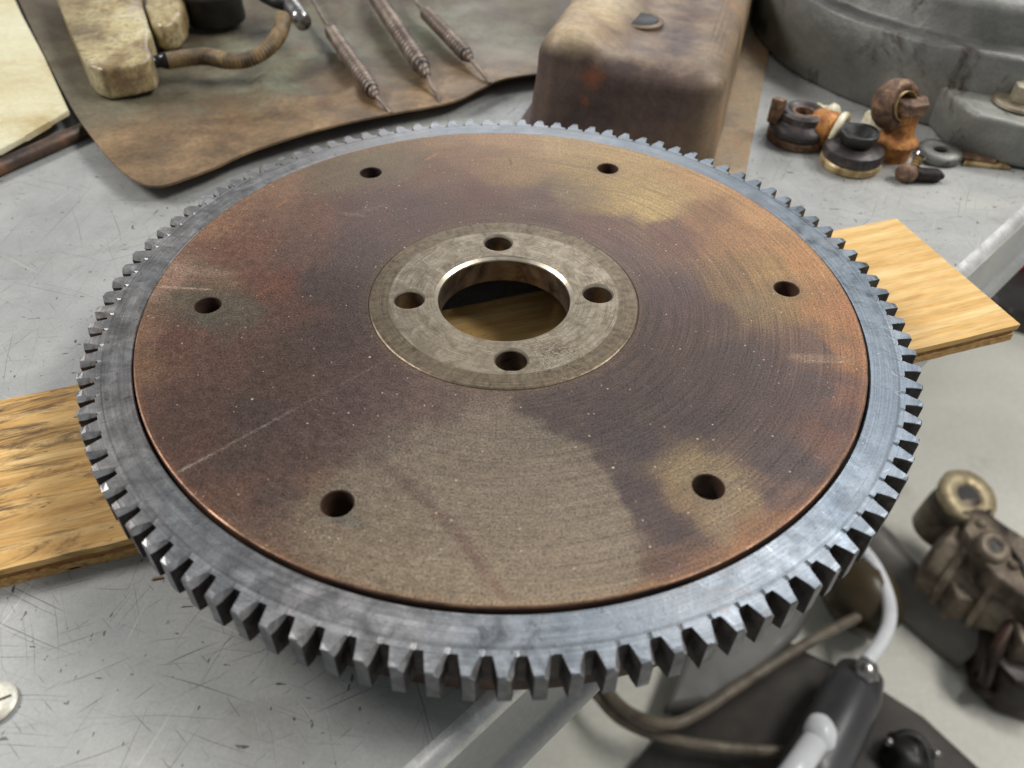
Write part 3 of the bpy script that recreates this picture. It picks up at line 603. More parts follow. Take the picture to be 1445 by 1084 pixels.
# grimy cream reservoir with hose
M_RES = None
def m_res():
    g = G("grimy_yellowed_plastic"); p = g.pos(); c = g.ramp(g.noise(p, 26, 6, .65, .5), [(.30, L(132, 112, 78)), (.44, L(168, 150, 110)), (.56, L(190, 176, 134)), (.7, L(206, 198, 162))])
    st = g.rng(g.noise(p, 42, 8, .78, .3), .47, .60); c = g.mix(g.math('MULTIPLY', st, .68), c, L(92, 72, 60)); sp = g.rng(g.noise(p, 300, 5, .75), .50, .60); c = g.mix(g.math('MULTIPLY', sp, .55), c, L(104, 80, 54))
    g.bump(g.noise(p, 60, 3, .5), .08, .0006); return g.out(c, g.rng(g.noise(p, 80, 4), .3, .7, .22, .42), 0)
M_RES = m_res(); RZ0 = TZ - .002
res = empty("fluid_reservoir", tuple(U(160, 100, RZ0)), label="grime covered cream plastic reservoir with a corrugated hose, lying on the metal panel", cat="reservoir")
def world_child(o, par): o.parent = par; o.matrix_parent_inverse = Matrix.Translation(par.location).inverted(); return o
rp = [U(*q, RZ0 + .019) for q in [(70, -30), (84, 8), (100, 45), (114, 78), (124, 92), (142, 98), (180, 92), (210, 84), (214, 74), (208, 58), (206, 50), (213, 44), (207, 28), (200, 8), (196, -30)]]
bd = prism("tank", rp, RZ0, RZ0 + .019, M_RES, None, .0060, 6, True, 0); world_child(bd, res)
nk = prism("filler_lobe", [U(*q, RZ0 + .020) for q in [(205, -40), (206, 10), (212, 30), (226, 36), (246, 30), (258, 16), (262, -40)]], RZ0 + .002, RZ0 + .020, M_RES, None, .007, 6, True, 0); world_child(nk, res)
M_BLK = grimy("black_rubber_and_shade", [(.35, (16, 15, 15)), (.5, (26, 25, 25)), (.7, (44, 42, 40))], 90, (.4, .6), 0, .3)
M_GLOSSB = grimy("glossy_black_plastic", [(.35, (12, 12, 13)), (.7, (24, 24, 26))], 60, (.12, .25), 0, .1)
hz = RZ0 + .0105
fit_ = [U(206, 89, hz), U(222, 87, hz), U(240, 85, hz)]
fo = tube("hose_fitting", spline(fit_, 6), .0044, M_GLOSSB, None, 20, rf=lambda i, t: 1 + .16 * math.sin(t * 9)); world_child(fo, res)
M_HOSE = grimy("braided_hose_cloth", [(.35, (62, 50, 34)), (.5, (98, 80, 54)), (.65, (134, 112, 74))], 70, (.5, .7), 0, .6)
hp = spline([U(*q) for q in [(236, 86, hz), (262, 82, hz), (292, 80, hz), (322, 86, hz), (350, 84, hz), (376, 70, hz + .003), (394, 48, hz + .007), (400, 26, hz + .010)]], 22)
ho = tube("hose", hp, .0049, M_HOSE, None, 20, rf=lambda i, t: 1 + .07 * math.sin(i * 2 * PI / 3.5) + .06 * math.sin(t * 7)); world_child(ho, res)
M_STEEL = grimy("worn_bright_steel", [(.3, (96, 92, 90)), (.5, (150, 148, 146)), (.7, (196, 194, 192))], 60, (.18, .32), .9, .15)
ea, eb = U(392, -18, hz + .012), U(428, 32, hz + .006)
el = tube("metal_elbow", [ea.lerp(eb, i / 8) for i in range(9)], .0062, M_STEEL, None, 28, rf=lambda i, t: 1 if i < 8 else .9); world_child(el, res)
world_child(tube("elbow_stub", [U(372, -6, hz + .010), U(388, 2, hz + .010), U(402, 6, hz + .010)], .0045, M_BLK, None, 16), res)

boot = empty("rubber_boot", tuple(U(306, 28, RZ0)), label="black stepped rubber boot standing on the metal panel behind the hose", cat="rubber boot")
lathe("bellows", [(0, 0), (.0195, 0), (.0205, .002), (.0200, .016), (.0212, .018), (.0212, .021), (.0185, .0235), (.0200, .026), (.0195, .029), (.0140, .031), (.0130, .0285), (0, .0280)], M_BLK, boot, 64, wob=.0004, smooth=True)
lathe("inner_ring", [(.0085, .0285), (.0125, .0285), (.0128, .0345), (.0095, .0350), (.0085, .0300)], grimy("dull_ring", [(.3, (50, 40, 40)), (.7, (88, 74, 72))], 60), boot, 48, closed=True)

# three extension springs
M_SPR = grimy("dull_spring_steel", [(.35, (92, 80, 72)), (.5, (116, 103, 94)), (.65, (144, 130, 118))], 60, (.38, .55), .45, .2)
def spring(a, b, r, turns, tail0, tail1, label, hz_):
    A = U(*a, hz_); B = U(*b, hz_); root = empty("extension_spring", tuple(A), label=label, cat="spring", group="extension springs on the metal panel")
    ax = (B - A); Ln = ax.length; t = ax.normalized(); u = t.orthogonal().normalized(); v = t.cross(u); n = turns * 14; path = []
    wr = Ln / turns * .43
    for i in range(n + 1):
        k = i / n; a_ = 2 * PI * turns * k; rr = r * min(1, .45 + k * 6, .45 + (1 - k) * 5); path.append(t * (Ln * k) + (u * math.cos(a_) + v * math.sin(a_)) * (rr - wr))
    tube("coil", path, wr, M_SPR, root, 7)
    tube("coil_gap_shade", [t * (Ln * (.07 + .86 * k / 6)) for k in range(7)], r * .80, M_BLK, root, 10)  # added black cylinder standing in for the shade between the coils
    for tl, s_ in ((tail0, 0), (tail1, 1)):
        P = [Vector((0, 0, 0)) if s_ == 0 else t * Ln] + [U(*q) - A for q in tl]; tube("end_wire", spline(P, 6), .0013, M_SPR, root, 8)
s_z = TZ + .0035
spring((463, 38), (531, 136), .0052, 25, [(452, 20, s_z + .001), (438, -6, s_z + .002), (428, -30, s_z + .002)], [(542, 148, s_z - .002), (552, 160, s_z - .004), (549, 155, s_z - .003)], "long dull steel spring nearest the hose, leftmost of the three", s_z)
spring((524, -14), (603, 106), .0062, 28, [(515, -30, s_z), (505, -46, s_z)], [(610, 124, s_z - .002), (618, 134, s_z - .003), (620, 147, s_z - .005)], "thickest and longest steel spring, middle of the three", s_z + .001)
spring((597, 14), (664, 84), .0052, 20, [(588, 4, s_z), (578, -14, s_z)], [(676, 98, s_z - .001), (686, 110, s_z - .002), (692, 118, s_z - .003)], "short steel spring nearest the rusty pan, rightmost of the three", s_z)

# ---------------------------------------------------------------- rusty pressed steel pan
def m_pan():
    g = G("rusty_oily_pan_steel"); p = g.obj(); sep = g.n('ShaderNodeSeparateXYZ'); g.set(sep.inputs[0], p)
    c = g.ramp(g.noise(p, 30, 10, .72, .1), [(.3, L(68, 54, 50)), (.46, L(88, 72, 66)), (.6, L(108, 88, 76)), (.74, L(134, 104, 82))])
    nrm = g.n('ShaderNodeNewGeometry').outputs['Normal']; sn = g.n('ShaderNodeSeparateXYZ'); g.set(sn.inputs[0], nrm)
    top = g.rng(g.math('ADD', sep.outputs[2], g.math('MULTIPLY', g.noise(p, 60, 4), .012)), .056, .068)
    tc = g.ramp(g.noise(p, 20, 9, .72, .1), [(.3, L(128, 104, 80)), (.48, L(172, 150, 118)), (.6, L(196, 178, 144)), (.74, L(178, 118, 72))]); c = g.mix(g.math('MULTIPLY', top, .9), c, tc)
    rt = g.rng(g.math('ADD', sep.outputs[0], g.math('MULTIPLY', g.noise(p, 30, 4), .03)), .092, .128); c = g.mix(g.math('MULTIPLY', rt, .8), c, g.ramp(g.noise(p, 26, 9, .72, .1), [(.3, L(118, 100, 78)), (.5, L(158, 138, 108)), (.68, L(176, 124, 80))]))
    for (q, r_) in (((.034, 0, .043), .0075), ((.032, 0, .031), .0035)):
        d = g.n('ShaderNodeVectorMath', operation='DISTANCE'); g.set(d.inputs[0], p); d.inputs[1].default_value = q
        k = g.rng(g.math('ADD', d.outputs['Value'], g.math('MULTIPLY', g.math('SUBTRACT', g.noise(p, 220, 6, .75), .5), .022)), r_ * .1, r_ * 1.2, 1, 0); c = g.mix(g.math('MULTIPLY', k, .75), c, L(150, 84, 50))
    c = g.mix(1.0, c, g.ramp(g.noise(p, 600, 4, .7), [(.3, .84), (.7, 1.14)]), 'MULTIPLY')
    c = g.mix(1.0, c, g.ramp(g.noise(g.mapv(p, (1, 1, .1)), 190, 4, .6), [(.3, .88), (.7, 1.1)]), 'MULTIPLY'); g.bump(g.noise(p, 160, 6, .7), .35, .0007)
    return g.out(c, g.rng(g.noise(p, 26, 4), .3, .7, .46, .74), .15)
M_PAN = m_pan()
PA = math.atan2(-.028, .098); pfl = U(748, 200, BZ)
pan = empty("oil_pan", (pfl.x, pfl.y, BZ), PA, label="upturned rusty brown pressed steel pan with a hole in its top, behind the flywheel", cat="oil pan")
def pan_shell():
    bm = bmesh.new(); W_, D_, H_ = .103, .36, .061; NX, NY, NZ = 44, 90, 20
    # rounded box from a sphere-ish map: grid on each side welded by rounding
    R_ = .014
    bmesh.ops.create_cube(bm, size=1); 
    for v in bm.verts: v.co = Vector(((v.co.x + .5) * W_, (v.co.y + .5) * D_, (v.co.z + .5) * H_))
    ed = [e_ for e_ in bm.edges if not (abs(e_.verts[0].co.z) < 1e-6 and abs(e_.verts[1].co.z) < 1e-6)]
    bmesh.ops.bevel(bm, geom=ed, offset=R_, segments=7, profile=.5, affect='EDGES')
    bmesh.ops.delete(bm, geom=[f for f in bm.faces if abs(f.normal.z + 1) < .01 or max(v.co.z for v in f.verts) < 1e-5], context='FACES')
    bmesh.ops.triangulate(bm, faces=bm.faces); bmesh.ops.subdivide_edges(bm, edges=[e_ for e_ in bm.edges if e_.calc_length() > .012], cuts=5, use_grid_fill=True); bmesh.ops.subdivide_edges(bm, edges=[e_ for e_ in bm.edges if e_.calc_length() > .012], cuts=3, use_grid_fill=True)
    for v in bm.verts:
        x, y, z = v.co; k = z / H_; s_ = 1 / (1 + math.exp(-(x - .036 - .05 * y) / .0045))
        z2 = z - k * k * (.009 * s_)  + k * k * .004 * math.exp(-((x - .02) / .014) ** 2 - (y / .03) ** 2)
        dr = (1 - k) * .003; v.co = Vector((x + (dr if x > W_ / 2 else -dr), y - (dr if y < D_ / 2 else 0), z2)) + noise.noise_vector(Vector((x, y, z)) * 40) * .0012
    return bmo("pan_shell", bm, M_PAN, pan, True)
pan_shell()
prism("side_flange", [(.100, -.006), (.124, -.004), (.125, .36), (.100, .36)], .0005, .0024, M_PAN, pan, .0006, 2, wob=.0008, cuts=3)
prism("left_flange", [(-.012, -.002), (.004, -.008), (.004, .34), (-.012, .34)], .0005, .0024, M_PAN, pan, .0006, 2, wob=.0006, cuts=3)
hq = Matrix.Rotation(-PA, 3, 'Z') @ (U(905, 34, BZ + .052) - Vector((pfl.x, pfl.y, BZ)))
lathe("drain_boss", [(.0090, -.004), (.0130, -.003), (.0128, .0012), (.0108, .0022), (.0098, .0016), (.0094, -.004)], M_PAN, pan, 48, (hq.x, hq.y, .0530), closed=True)
lathe("drain_hole", [(0, .0), (.0094, .0), (.0095, .0012)], grimy("hole_shadow_black", [(.3, (10, 9, 8)), (.7, (20, 17, 15))]), pan, 32, (hq.x, hq.y, .0537))  # black disc: the shade inside the hole is put into the colour

# ---------------------------------------------------------------- cast bell housing
def m_cast():
    g = G("oily_cast_aluminium"); p = g.pos(); c = g.ramp(g.noise(p, 12, 6, .6, .4), [(.3, L(92, 92, 88)), (.5, L(120, 120, 115)), (.66, L(150, 150, 143)), (.8, L(172, 171, 162))])
    st = g.rng(g.noise(p, 22, 6, .7, .8), .57, .66); c = g.mix(g.math('MULTIPLY', st, .85), c, L(58, 46, 38)); c = g.mix(1.0, c, g.ramp(g.noise(p, 420, 4, .7), [(.3, .86), (.7, 1.14)]), 'MULTIPLY')
    g.bump(g.noise(p, 230, 6, .7), .45, .0008); return g.out(c, g.rng(g.noise(p, 30, 4), .3, .7, .34, .58), .45)
M_CAST = m_cast(); BC = Vector((.3375, .3725, BZ))
bell = empty("bell_housing", tuple(BC), label="large round grey cast housing with a stepped rim and bolted lug, at the back right", cat="housing")
lathe("casting", [(.158, 0), (.1605, .003), (.1600, .046), (.1575, .0485), (.1500, .0495), (.1480, .0515), (.1475, .0660), (.1440, .0710), (.1370, .0730), (.120, .0735), (.112, .070), (.108, .050), (.0, .048)], M_CAST, bell, 128, wob=.0009, smooth=True)
lug = prism("mounting_lug", [tuple((U(*q, BZ + .026) - BC)[:2]) for q in [(1327, 118), (1345, 135), (1363, 151), (1380, 162), (1445, 177), (1540, 190), (1600, 110), (1480, 80), (1370, 88)]], .0005, .026, M_CAST, bell, .0035, 3, True, .0009)
wc = U(1440, 148, BZ + .026) - BC
lathe("washer", [(.004, .0), (.0150, .0), (.0156, .0010), (.0150, .0022), (.006, .0026)], grimy("stained_washer", [(.3, (96, 84, 68)), (.6, (150, 140, 122))], 70, (.4, .6), .5), bell, 40, (wc.x, wc.y, .0262))
hx = [(wc.x + .0075 * math.cos(i * PI / 3 + .3), wc.y + .0075 * math.sin(i * PI / 3 + .3)) for i in range(6)]
prism("bolt_head", hx, .0288, .0375, grimy("stained_bolt", [(.3, (128, 120, 102)), (.6, (180, 172, 152))], 70, (.35, .5), .5), bell, .0006, 2)

# ---------------------------------------------------------------- loose small parts beside the housing
M_RUB = grimy("worn_dark_rubber", [(.35, (34, 30, 30)), (.5, (52, 46, 46)), (.68, (84, 76, 74))], 110, (.35, .55), 0, .4)
M_RUSTB = grimy("brown_rusted_steel", [(.32, (66, 50, 42)), (.5, (106, 82, 64)), (.68, (146, 118, 94))], 200, (.5, .7), .3, .5)
M_ORG = grimy("orange_rusted_steel", [(.32, (104, 64, 36)), (.46, (150, 98, 48)), (.58, (178, 122, 62)), (.72, (206, 164, 112))], 200, (.5, .7), .2, .5)
M_TAN = grimy("tan_stained_steel", [(.35, (116, 96, 64)), (.5, (164, 142, 100)), (.68, (196, 178, 138))], 120, (.4, .6), .3, .4)
M_PALE = grimy("pale_stained_plastic", [(.3, (150, 136, 100)), (.5, (196, 188, 160)), (.7, (228, 224, 208))], 110, (.3, .5), 0, .3)
def P2(px, py, z=BZ): v = U(px, py, z); return (v.x, v.y, z)
g1 = empty("rubber_mount", P2(1124, 197), label="dark rubber mount with a copper coloured base and upright metal tab, leftmost loose part", cat="rubber mount", group="rubber mounts among the loose parts")
lathe("base_ring", [(0, 0), (.0150, 0), (.0160, .0015), (.0160, .0040), (.0150, .0052), (0, .0055)], M_RUSTB, g1, 56)
lathe("rubber_body", [(.014, .0052), (.0158, .0060), (.0162, .0085), (.0152, .0105), (.0130, .0118), (.0120, .0128), (.0118, .0165), (.0104, .0180), (.0085, .0182), (.0062, .0165), (.0060, .0100)], M_RUB, g1, 56, smooth='auto')
lathe("centre_sleeve", [(.0061, .006), (.0061, .0168), (.0048, .0170), (.0046, .0120), (0, .0118)], M_RUSTB, g1, 32)
tb = prism("metal_tab", [(-.0185, .000), (-.0140, -.0035), (-.0105, -.0015), (-.0145, .0025)], .010, .0240, M_RUSTB, g1, .0008, 2)
g1.scale = (1.13, 1.13, 1.05)
g2 = empty("rubber_mount", P2(1198, 233), label="dark rubber mount with a black cup on top and a tan metal base", cat="rubber mount", group="rubber mounts among the loose parts")
lathe("base_ring", [(0, 0), (.0158, 0), (.0168, .0014), (.0168, .0042), (.0158, .0054), (0, .0056)], M_TAN, g2, 56)
lathe("rubber_body", [(.015, .0053), (.0166, .0060), (.0170, .0085), (.0160, .0112), (.0130, .0128), (0, .0130)], M_RUB, g2, 56, smooth='auto')
lathe("black_cup", [(.0080, .0120), (.0092, .0150), (.0108, .0195), (.0104, .0208), (.0080, .0205), (.0060, .0160), (0, .0150)], M_BLK, g2, 48, wob=.0004, smooth=True)
slv = empty("rusted_spacer_bolt", P2(1256, 221), label="upright orange rusted spacer with flanges and a rounded nut on top", cat="spacer bolt")
lathe("spacer", [(0, 0), (.0098, 0), (.0102, .003), (.0100, .0075), (.0116, .0088), (.0122, .0105), (.0110, .0122), (.0090, .0138), (.0078, .0155), (.0074, .0280), (0, .0285)], M_ORG, slv, 48, smooth='auto')
prism("nut", [(.0106 * math.cos(i * PI / 3 + .3), .0106 * math.sin(i * PI / 3 + .3)) for i in range(6)], .0275, .0350, M_RUSTB, slv, .0014, 3, 'auto', .0004)
rg = empty("rusty_ring_nut", tuple(U(1264, 148, BZ + .030)), label="brown rusty ring standing on edge against the housing behind the orange spacer", cat="ring")
lathe("ring", [(.0078, -.006), (.0118, -.0066), (.0138, -.003), (.0138, .003), (.0118, .0066), (.0078, .006)], M_RUSTB, rg, 56, (0, 0, 0), (.42, -.85, .30), True, True, .0003)
lathe("inner_sleeve", [(.0079, -.0056), (.0074, -.0050), (.0074, .0075), (.0080, .0078)], M_TAN, rg, 40, (0, 0, 0), (.42, -.85, .30), True, True)
bu = empty("flanged_bushing", tuple(U(1182, 188, BZ + .0105)), label="orange and brown flanged bushing lying on its side with a pale collar", cat="bushing")
axb = Vector((.80, -.60, -.05)).normalized()
lathe("rusty_end", [(0, -.016), (.0085, -.016), (.0100, -.013), (.0104, -.005), (.0090, -.001), (0, -.001)], M_ORG, bu, 48, (0, 0, 0), axb, smooth=True, wob=.0005)
lathe("pale_collar", [(.006, -.0015), (.0118, -.0015), (.0124, .0002), (.0118, .0022), (.006, .0024)], M_PALE, bu, 48, (0, 0, 0), axb, closed=True, smooth=True, wob=.0004)
lathe("grey_barrel", [(0, .0015), (.0078, .0015), (.0080, .0110), (.0066, .0130), (0, .0132)], M_CAST, bu, 40, (0, 0, 0), axb, smooth='auto')
pl = empty("pale_plug", tuple(U(1163, 160, BZ + .006)), label="small pale plug lying behind the two rubber mounts", cat="plug")
lathe("plug_body", [(0, -.007), (.0055, -.007), (.0062, -.004), (.0046, -.002), (.0046, .004), (.0060, .0060), (.0052, .008), (0, .0085)], M_PALE, pl, 36, (0, 0, 0), (.6, -.7, .35), smooth=True)
cb = empty("cream_capped_bolt", tuple(U(1234, 176, BZ + .014)), label="cream domed bolt head leaning between the bushing and the orange spacer", cat="bolt")
lathe("domed_head", [(.0084, -.003), (.0090, -.0015), (.0088, .0010), (.0062, .0040), (.0046, .0075), (0, .0095), ], M_PALE, cb, 40, (0, 0, 0), (-.35, .10, .90), smooth=True, wob=.0003)
lathe("shank", [(0, -.012), (.0040, -.012), (.0042, -.002), (0, -.002)], M_RUB, cb, 24, (0, 0, 0), (-.35, .10, .90))
lk = empty("link_plate", P2(1322, 222), -.12, label="flat oily steel link with an eye and a short rectangular tail against the lug", cat="link plate")
lathe("eye", [(.0036, .0005), (.0128, .0005), (.0132, .0020), (.0122, .0052), (.0085, .0060), (.0048, .0054), (.0036, .0046)], M_TAN if 0 else M_CAST, lk, 48, closed=True, smooth=True, wob=.0003)
prism("eye_floor", [(.0054 * math.cos(i * PI / 10), .0054 * math.sin(i * PI / 10)) for i in range(20)], .0002, .0012, M_RUSTB, lk)
prism("tail", [(.008, -.0045), (.030, -.0075), (.0315, .0045), (.010, .0055)], .0004, .0040, M_RUSTB, lk, .0007, 2)
prism("tail_tip", [(.012, -.0085), (.038, -.0095), (.036, -.0035), (.014, -.0045)], .0002, .0022, M_TAN, lk, .0005, 2)
wn = empty("small_bright_screw", tuple(U(1292, 232, BZ + .006)), label="tiny bright screw leaning on the round headed screw", cat="screw")
ax2 = Vector((.35, .5, .6)).normalized()
lathe("threads", [(0, -.008)] + [(.0024 + (.0005 if k % 2 else -.0004), -.008 + k * .0008) for k in range(16)] + [(0, .0048)], M_TAN, wn, 20, (0, 0, 0), ax2, smooth='auto')
lathe("head", [(0, .0045), (.0036, .0045), (.0038, .0062), (0, .0078)], M_STEEL, wn, 20, (0, 0, 0), ax2)
sw = empty("round_headed_screw", tuple(U(1284, 245, BZ + .0045)), label="dark brown round headed screw lying on its side, nearest loose part on the right", cat="screw")
ax3 = Vector((.99, .04, -.08)).normalized()
lathe("head", [(0, -.0075), (.0034, -.0068), (.0052, -.0035), (.0050, .0010), (.0034, .0030), (0, .0035)], M_RUSTB, sw, 32, (0, 0, 0), ax3, smooth=True)
lathe("threads", [(0, .002)] + [((.0040 if k % 2 else .0029) * (1 if k < 16 else 1 - (k - 16) * .12), .003 + k * .00078) for k in range(22)] + [(0, .0205)], M_RUB, sw, 24, (0, 0, 0), ax3)

# small swarf and dust lying on the bench
for i, (px, py, s_, lab) in enumerate([(222, 818, .0018, "tiny brass coloured metal chip on the bench beside the flywheel teeth"), (1100, 292, .0012, "tiny crumb of metal on the bench behind the flywheel")]):
    b_ = U(px, py, BZ); o = prism("metal_chip", [(b_.x - s_, b_.y - s_ * .3), (b_.x + s_, b_.y + s_ * .2), (b_.x + s_ * .8, b_.y + s_ * .6), (b_.x - s_ * .7, b_.y + s_ * .2)], BZ + .0002, BZ + .0007, M_TAN, None, .0001, 1); tag(o, lab, "metal chip")

# ---------------------------------------------------------------- things on the floor below the bench
def UF(px, py, h=0): return U(px, py, FZ + h)
def m_mat():
    g = G("dark_grey_mat"); p = g.pos(); c = g.ramp(g.noise(p, 5, 5, .6, .4), [(.3, L(52, 50, 48)), (.5, L(76, 72, 68)), (.7, L(96, 92, 86))]); g.bump(g.noise(p, 60, 5), .3, .004); return g.out(c, .55)
M_MAT = m_mat()
def flatpoly(name, pts, z0, z1, mt, lab, cat, bev=.01, par=None):
    o = prism(name, [UF(*q, z1) for q in pts], FZ + z0, FZ + z1, mt, par, bev, 3, True, .006); return tag(o, lab, cat) if lab else o
flatpoly("floor_mat", [(925, 1046), (985, 952), (1060, 900), (1120, 905), (1190, 950), (1240, 965), (1300, 1012), (1390, 1084), (1500, 1200), (700, 1260), (880, 1110)], .002, .02, M_MAT, "dark grey mat spread on the floor beyond the bench edge", "mat")
flatpoly("floor_panel", [(985, 878), (1060, 820), (1150, 850), (1128, 890), (1070, 950), (1000, 990), (935, 1000)], .022, .05, grimy("dull_grey_panel", [(.3, (78, 78, 76)), (.7, (112, 110, 106))], 6), "dull grey folded panel on the floor just beyond the gear teeth", "panel")
M_CABLE = grimy("dusty_cable", [(.3, (74, 66, 56)), (.5, (100, 91, 78)), (.7, (122, 112, 96))], 30, (.4, .6))
tag(tube("cable", spline([UF(800, 930, .05), UF(840, 978, .05), UF(880, 1018, .05), UF(950, 1044, .05), UF(1030, 1056, .05), UF(1120, 1062, .04)], 12), .0068, M_CABLE, None, 14), "brown cable curving down onto the dark floor mat", "cable", "cables on the floor")
tag(tube("cable", spline([UF(845, 960, .06), UF(885, 1003, .07), UF(940, 1022, .08), UF(990, 1004, .08), UF(1060, 957, .08), UF(1150, 902, .08), UF(1250, 850, .07)], 12), .0068, M_CABLE, None, 14), "pale brown cable rising to the right under the white tube", "cable", "cables on the floor")
M_WHT = grimy("glossy_white_enamel", [(.3, (206, 208, 212)), (.7, (232, 234, 238))], 10, (.12, .2))
wt = empty("bent_white_tube", tuple(UF(1250, 870)), label="glossy white bent tube on the floor right of the flywheel", cat="tube")
world_child(tube("tube", spline([UF(1195, 752, .1), UF(1232, 795, .1), UF(1252, 840, .1), UF(1255, 875, .1), UF(1244, 905, .1), UF(1222, 935, .1)], 12), .0085, M_WHT, None, 20), wt)
world_child(tube("end_fitting", [UF(1214, 934, .1), UF(1222, 948, .1), UF(1232, 964, .1)], .015, M_STEEL, None, 20, rf=lambda i, t: [.7, 1, .5][i]), wt)
tag(tube("black_cylinder", [UF(1214, 952, .07), UF(1200, 985, .07), UF(1178, 1030, .07), UF(1150, 1084, .07), UF(1128, 1130, .07)], .034, grimy("dull_black_grip", [(.3, (44, 44, 46)), (.7, (78, 78, 80))], 8, (.25, .4)), None, 32, rf=lambda i, t: .8 if i == 0 else 1), "thick dark grey cylinder on the floor below the white tube", "cylinder")
wl = empty("white_rod", tuple(UF(1125, 1060)), label="shiny white rod with a rounded joint at the bottom edge of the picture", cat="rod")
world_child(tube("rod", [UF(1150, 1048, .15), UF(1122, 1088, .15), UF(1080, 1145, .15)], .0135, M_WHT, None, 24), wl)
world_child(blob("joint", UF(1158, 1034, .15), (.016, .020, .016), M_WHT, None, 3, .05), wl)
M_ENG = grimy("oily_cast_iron", [(.30, (46, 38, 32)), (.42, (92, 80, 68)), (.56, (130, 118, 102)), (.72, (166, 152, 132))], 26, (.4, .65), .3, .6, 200)
M_ENGD = grimy("black_oily_iron", [(.3, (18, 13, 11)), (.5, (40, 28, 22)), (.7, (72, 50, 40))], 16, (.3, .6), .2, .6, 200)
M_FLG = grimy("tan_machined_flange", [(.3, (130, 116, 88)), (.5, (172, 158, 126)), (.7, (190, 178, 150))], 30, (.4, .6), .4, .3, 200)
en = empty("engine_casting", tuple(UF(1390, 850)), label="oily cast iron engine part with a flanged opening on the floor, at the right edge", cat="engine part")
def eb_(name, q, r, mt, **k): world_child(blob(name, q, r, mt, None, 4, **k), en)
bp0, bp1 = UF(1316, 778, .075), UF(1475, 880, .085)
world_child(tube("body", [bp0.lerp(bp1, i / 40) for i in range(41)], .056, M_ENG, None, 36, 'auto', rf=lambda i, t: [.55, .82, .95][i] if i < 3 else (1.10 if i in (9, 10, 11, 22, 23, 24) else 1.0 - (.12 if 11 < i < 22 else 0))), en)
def pf(name, pts, h0, h1, mt, bv=.006): world_child(prism(name, [UF(*q, h1) for q in pts], FZ + h0, FZ + h1, mt, None, bv, 3, 'auto', .003), en)
pf("web_plate", [(1372, 712), (1398, 722), (1412, 742), (1500, 790), (1500, 870), (1440, 840), (1405, 812), (1376, 775), (1362, 745)], .10, .150, M_ENG)
pf("side_block", [(1330, 800), (1362, 790), (1395, 815), (1382, 850), (1350, 840)], .03, .10, M_ENG)
pf("sump", [(1385, 870), (1420, 850), (1500, 880), (1500, 985), (1440, 968), (1400, 930)], .0, .075, M_ENGD, .010)
pf("cover", [(1422, 836), (1500, 860), (1500, 920), (1440, 905)], .07, .115, M_ENG)
pf("bracket", [(1340, 838), (1372, 828), (1400, 862), (1384, 892), (1352, 872)], .0, .055, M_ENGD)
for q in ((1384, 742), (1428, 800), (1392, 838), (1436, 876)): world_child(lathe("bolt", [(0, 0), (.007, 0), (.007, .006), (.004, .008), (0, .008)], M_ENG, None, 6, tuple(UF(*q, .148 if q[1] < 820 else .10))), en)
fc = UF(1366, 700, .15)
world_child(lathe("flange", [(.014, -.012), (.036, -.012), (.039, -.002), (.036, .004), (.018, .004), (.014, 0)], M_FLG, None, 48, tuple(fc), (.10, -.25, 1), True, True, .0012), en)
world_child(lathe("flange_bore", [(0, -.009), (.0180, -.009), (.0182, .001)], M_BLK, None, 32, tuple(fc), (.10, -.25, 1)), en)  # black cup stands for the shade inside the opening
world_child(tube("neck", [fc, fc + Vector((-.002, .002, -.03)), fc + Vector((-.004, .0, -.075))], .033, M_ENG, None, 28, rf=lambda i, t: 1 + .25 * t), en)
fb = UF(1402, 772, .158)
world_child(lathe("small_boss", [(.007, -.012), (.020, -.012), (.021, 0), (.017, .005), (.007, .005)], M_ENG, None, 36, tuple(fb), (.0, -.35, 1), True, True, .002), en)
world_child(lathe("boss_hole", [(0, .0), (.0085, .0), (.0085, .003)], M_BLK, None, 24, tuple(fb), (.0, -.35, 1)), en)  # black cup again, for the shaded inside of the boss
world_child(tube("lever_arm", spline([UF(1450, 850, .11), UF(1425, 885, .10), UF(1402, 925, .08), UF(1392, 955, .05), UF(1384, 968, .03)], 8), .0085, M_ENGD, None, 14, rf=lambda i, t: 1.0 + (.9 if t > .93 else 0)), en)
world_child(tube("pipe", spline([UF(1420, 770, .15), UF(1442, 800, .15), UF(1456, 850, .14), UF(1470, 900, .12)], 8), .004, M_ENGD, None, 10), en)
M_TRAY = grimy("grey_tray_metal", [(.3, (84, 80, 78)), (.5, (108, 104, 100)), (.7, (132, 128, 124))], 8, (.35, .5), .2, .2)
vs, fs = [], []; A0, A1 = UF(1222, 722, .03), UF(1402, 915, .03); B0, B1 = UF(1172, 792, .0), UF(1352, 945, 0)
for i in range(25):
    for j in range(17):
        a = A0.lerp(A1, i / 24); b = B0.lerp(B1, i / 24); p = a.lerp(b, j / 16); vs.append((p.x, p.y, p.z + .035 * math.sin(PI * j / 16) + noise.noise(p * 20) * .004 + .004))
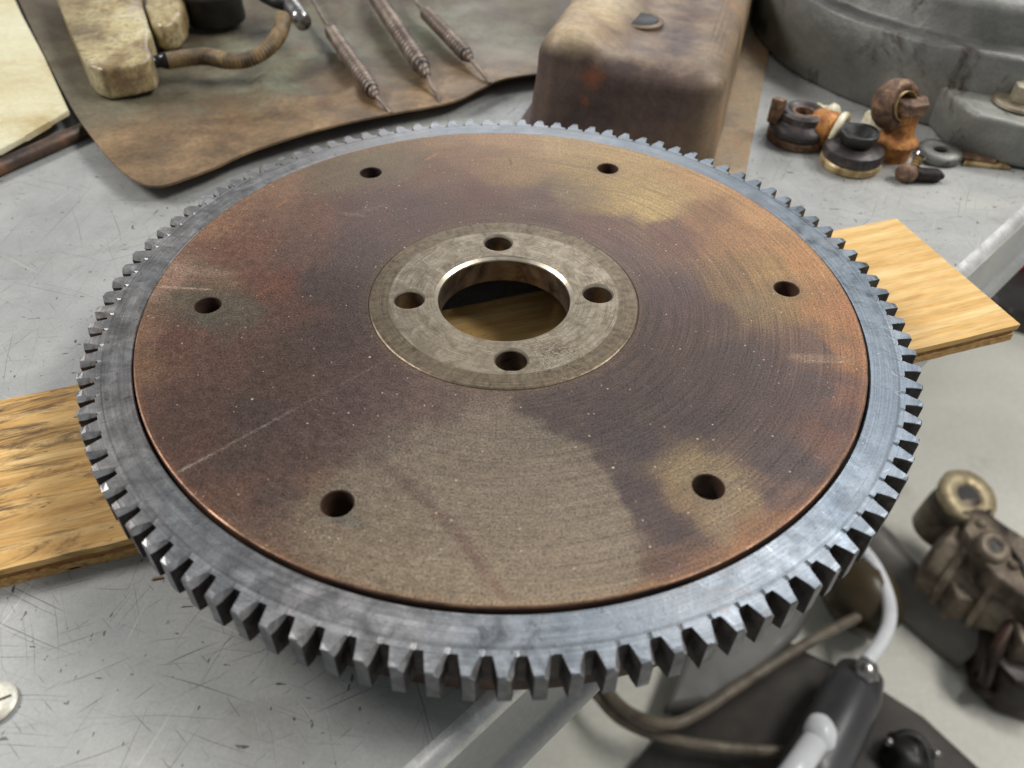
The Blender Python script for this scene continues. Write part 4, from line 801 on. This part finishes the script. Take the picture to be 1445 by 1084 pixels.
for s_ in range(24):
    for j in range(16): a = s_ * 17 + j; fs.append((a, a + 1, a + 18, a + 17))
tr = mesh("curved_tray", vs, fs, M_TRAY, None, True); md = tr.modifiers.new("thickness", 'SOLIDIFY'); md.thickness = .004
tag(tr, "curved grey metal tray lying under the engine part on the floor", "tray")
dk = tag(blob("dark_canister", UF(1214, 838, .06), (.045, .06, .05), grimy("olive_black_plastic", [(.3, (44, 36, 20)), (.7, (74, 62, 40))], 10, (.3, .5)), None, 3, .1, rot=.3), "dark brown rounded canister on the floor inside the curve of the white tube", "canister")
st = empty("black_clamp", tuple(UF(1288, 1072)), label="small black clamp with shiny screws at the bottom right of the floor", cat="clamp")
world_child(blob("clamp_body", UF(1276, 1074, .03), (.024, .03, .03), M_BLK, None, 3, .3, 3), st)
world_child(tube("clamp_band", spline([UF(1252, 1048, .04), UF(1280, 1036, .05), UF(1304, 1052, .05), UF(1312, 1090, .04)], 6), .006, M_BLK, None, 10), st)
for q in ((1254, 1047), (1321, 1064)): world_child(blob("screw_head", UF(*q, .05), (.006, .006, .006), M_STEEL, None, 2, .05), st)
# dark shelf unit and red canister beyond the right end of the bench
tag(prism("dark_toolbox", [UF(*q, .05) for q in [(1388, 398), (1420, 352), (1500, 330), (1560, 380), (1490, 452), (1462, 438), (1428, 440), (1402, 425)]], FZ + .002, FZ + .05, grimy("dark_oily_steel", [(.3, (34, 32, 32)), (.6, (60, 56, 54)), (.8, (92, 84, 78))], 12, (.3, .5), .2), None, .012, 3, True, .004), "dark oily metal part on the floor just past the far end of the board", "metal part")
bpy.data.objects["dark_toolbox"].name = "dark_metal_part"
rc = UF(1452, 366, .07)
tag(lathe("red_cap", [(0, 0), (.016, 0), (.018, .006), (.016, .030), (.011, .036), (0, .038)], grimy("red_plastic", [(.3, (190, 40, 50)), (.7, (226, 62, 70))], 20, (.3, .4)), None, 32, (rc.x, rc.y, FZ + .05)), "small red plastic cap at the right edge, past the far end of the board", "cap")
#BACKGROUND_END
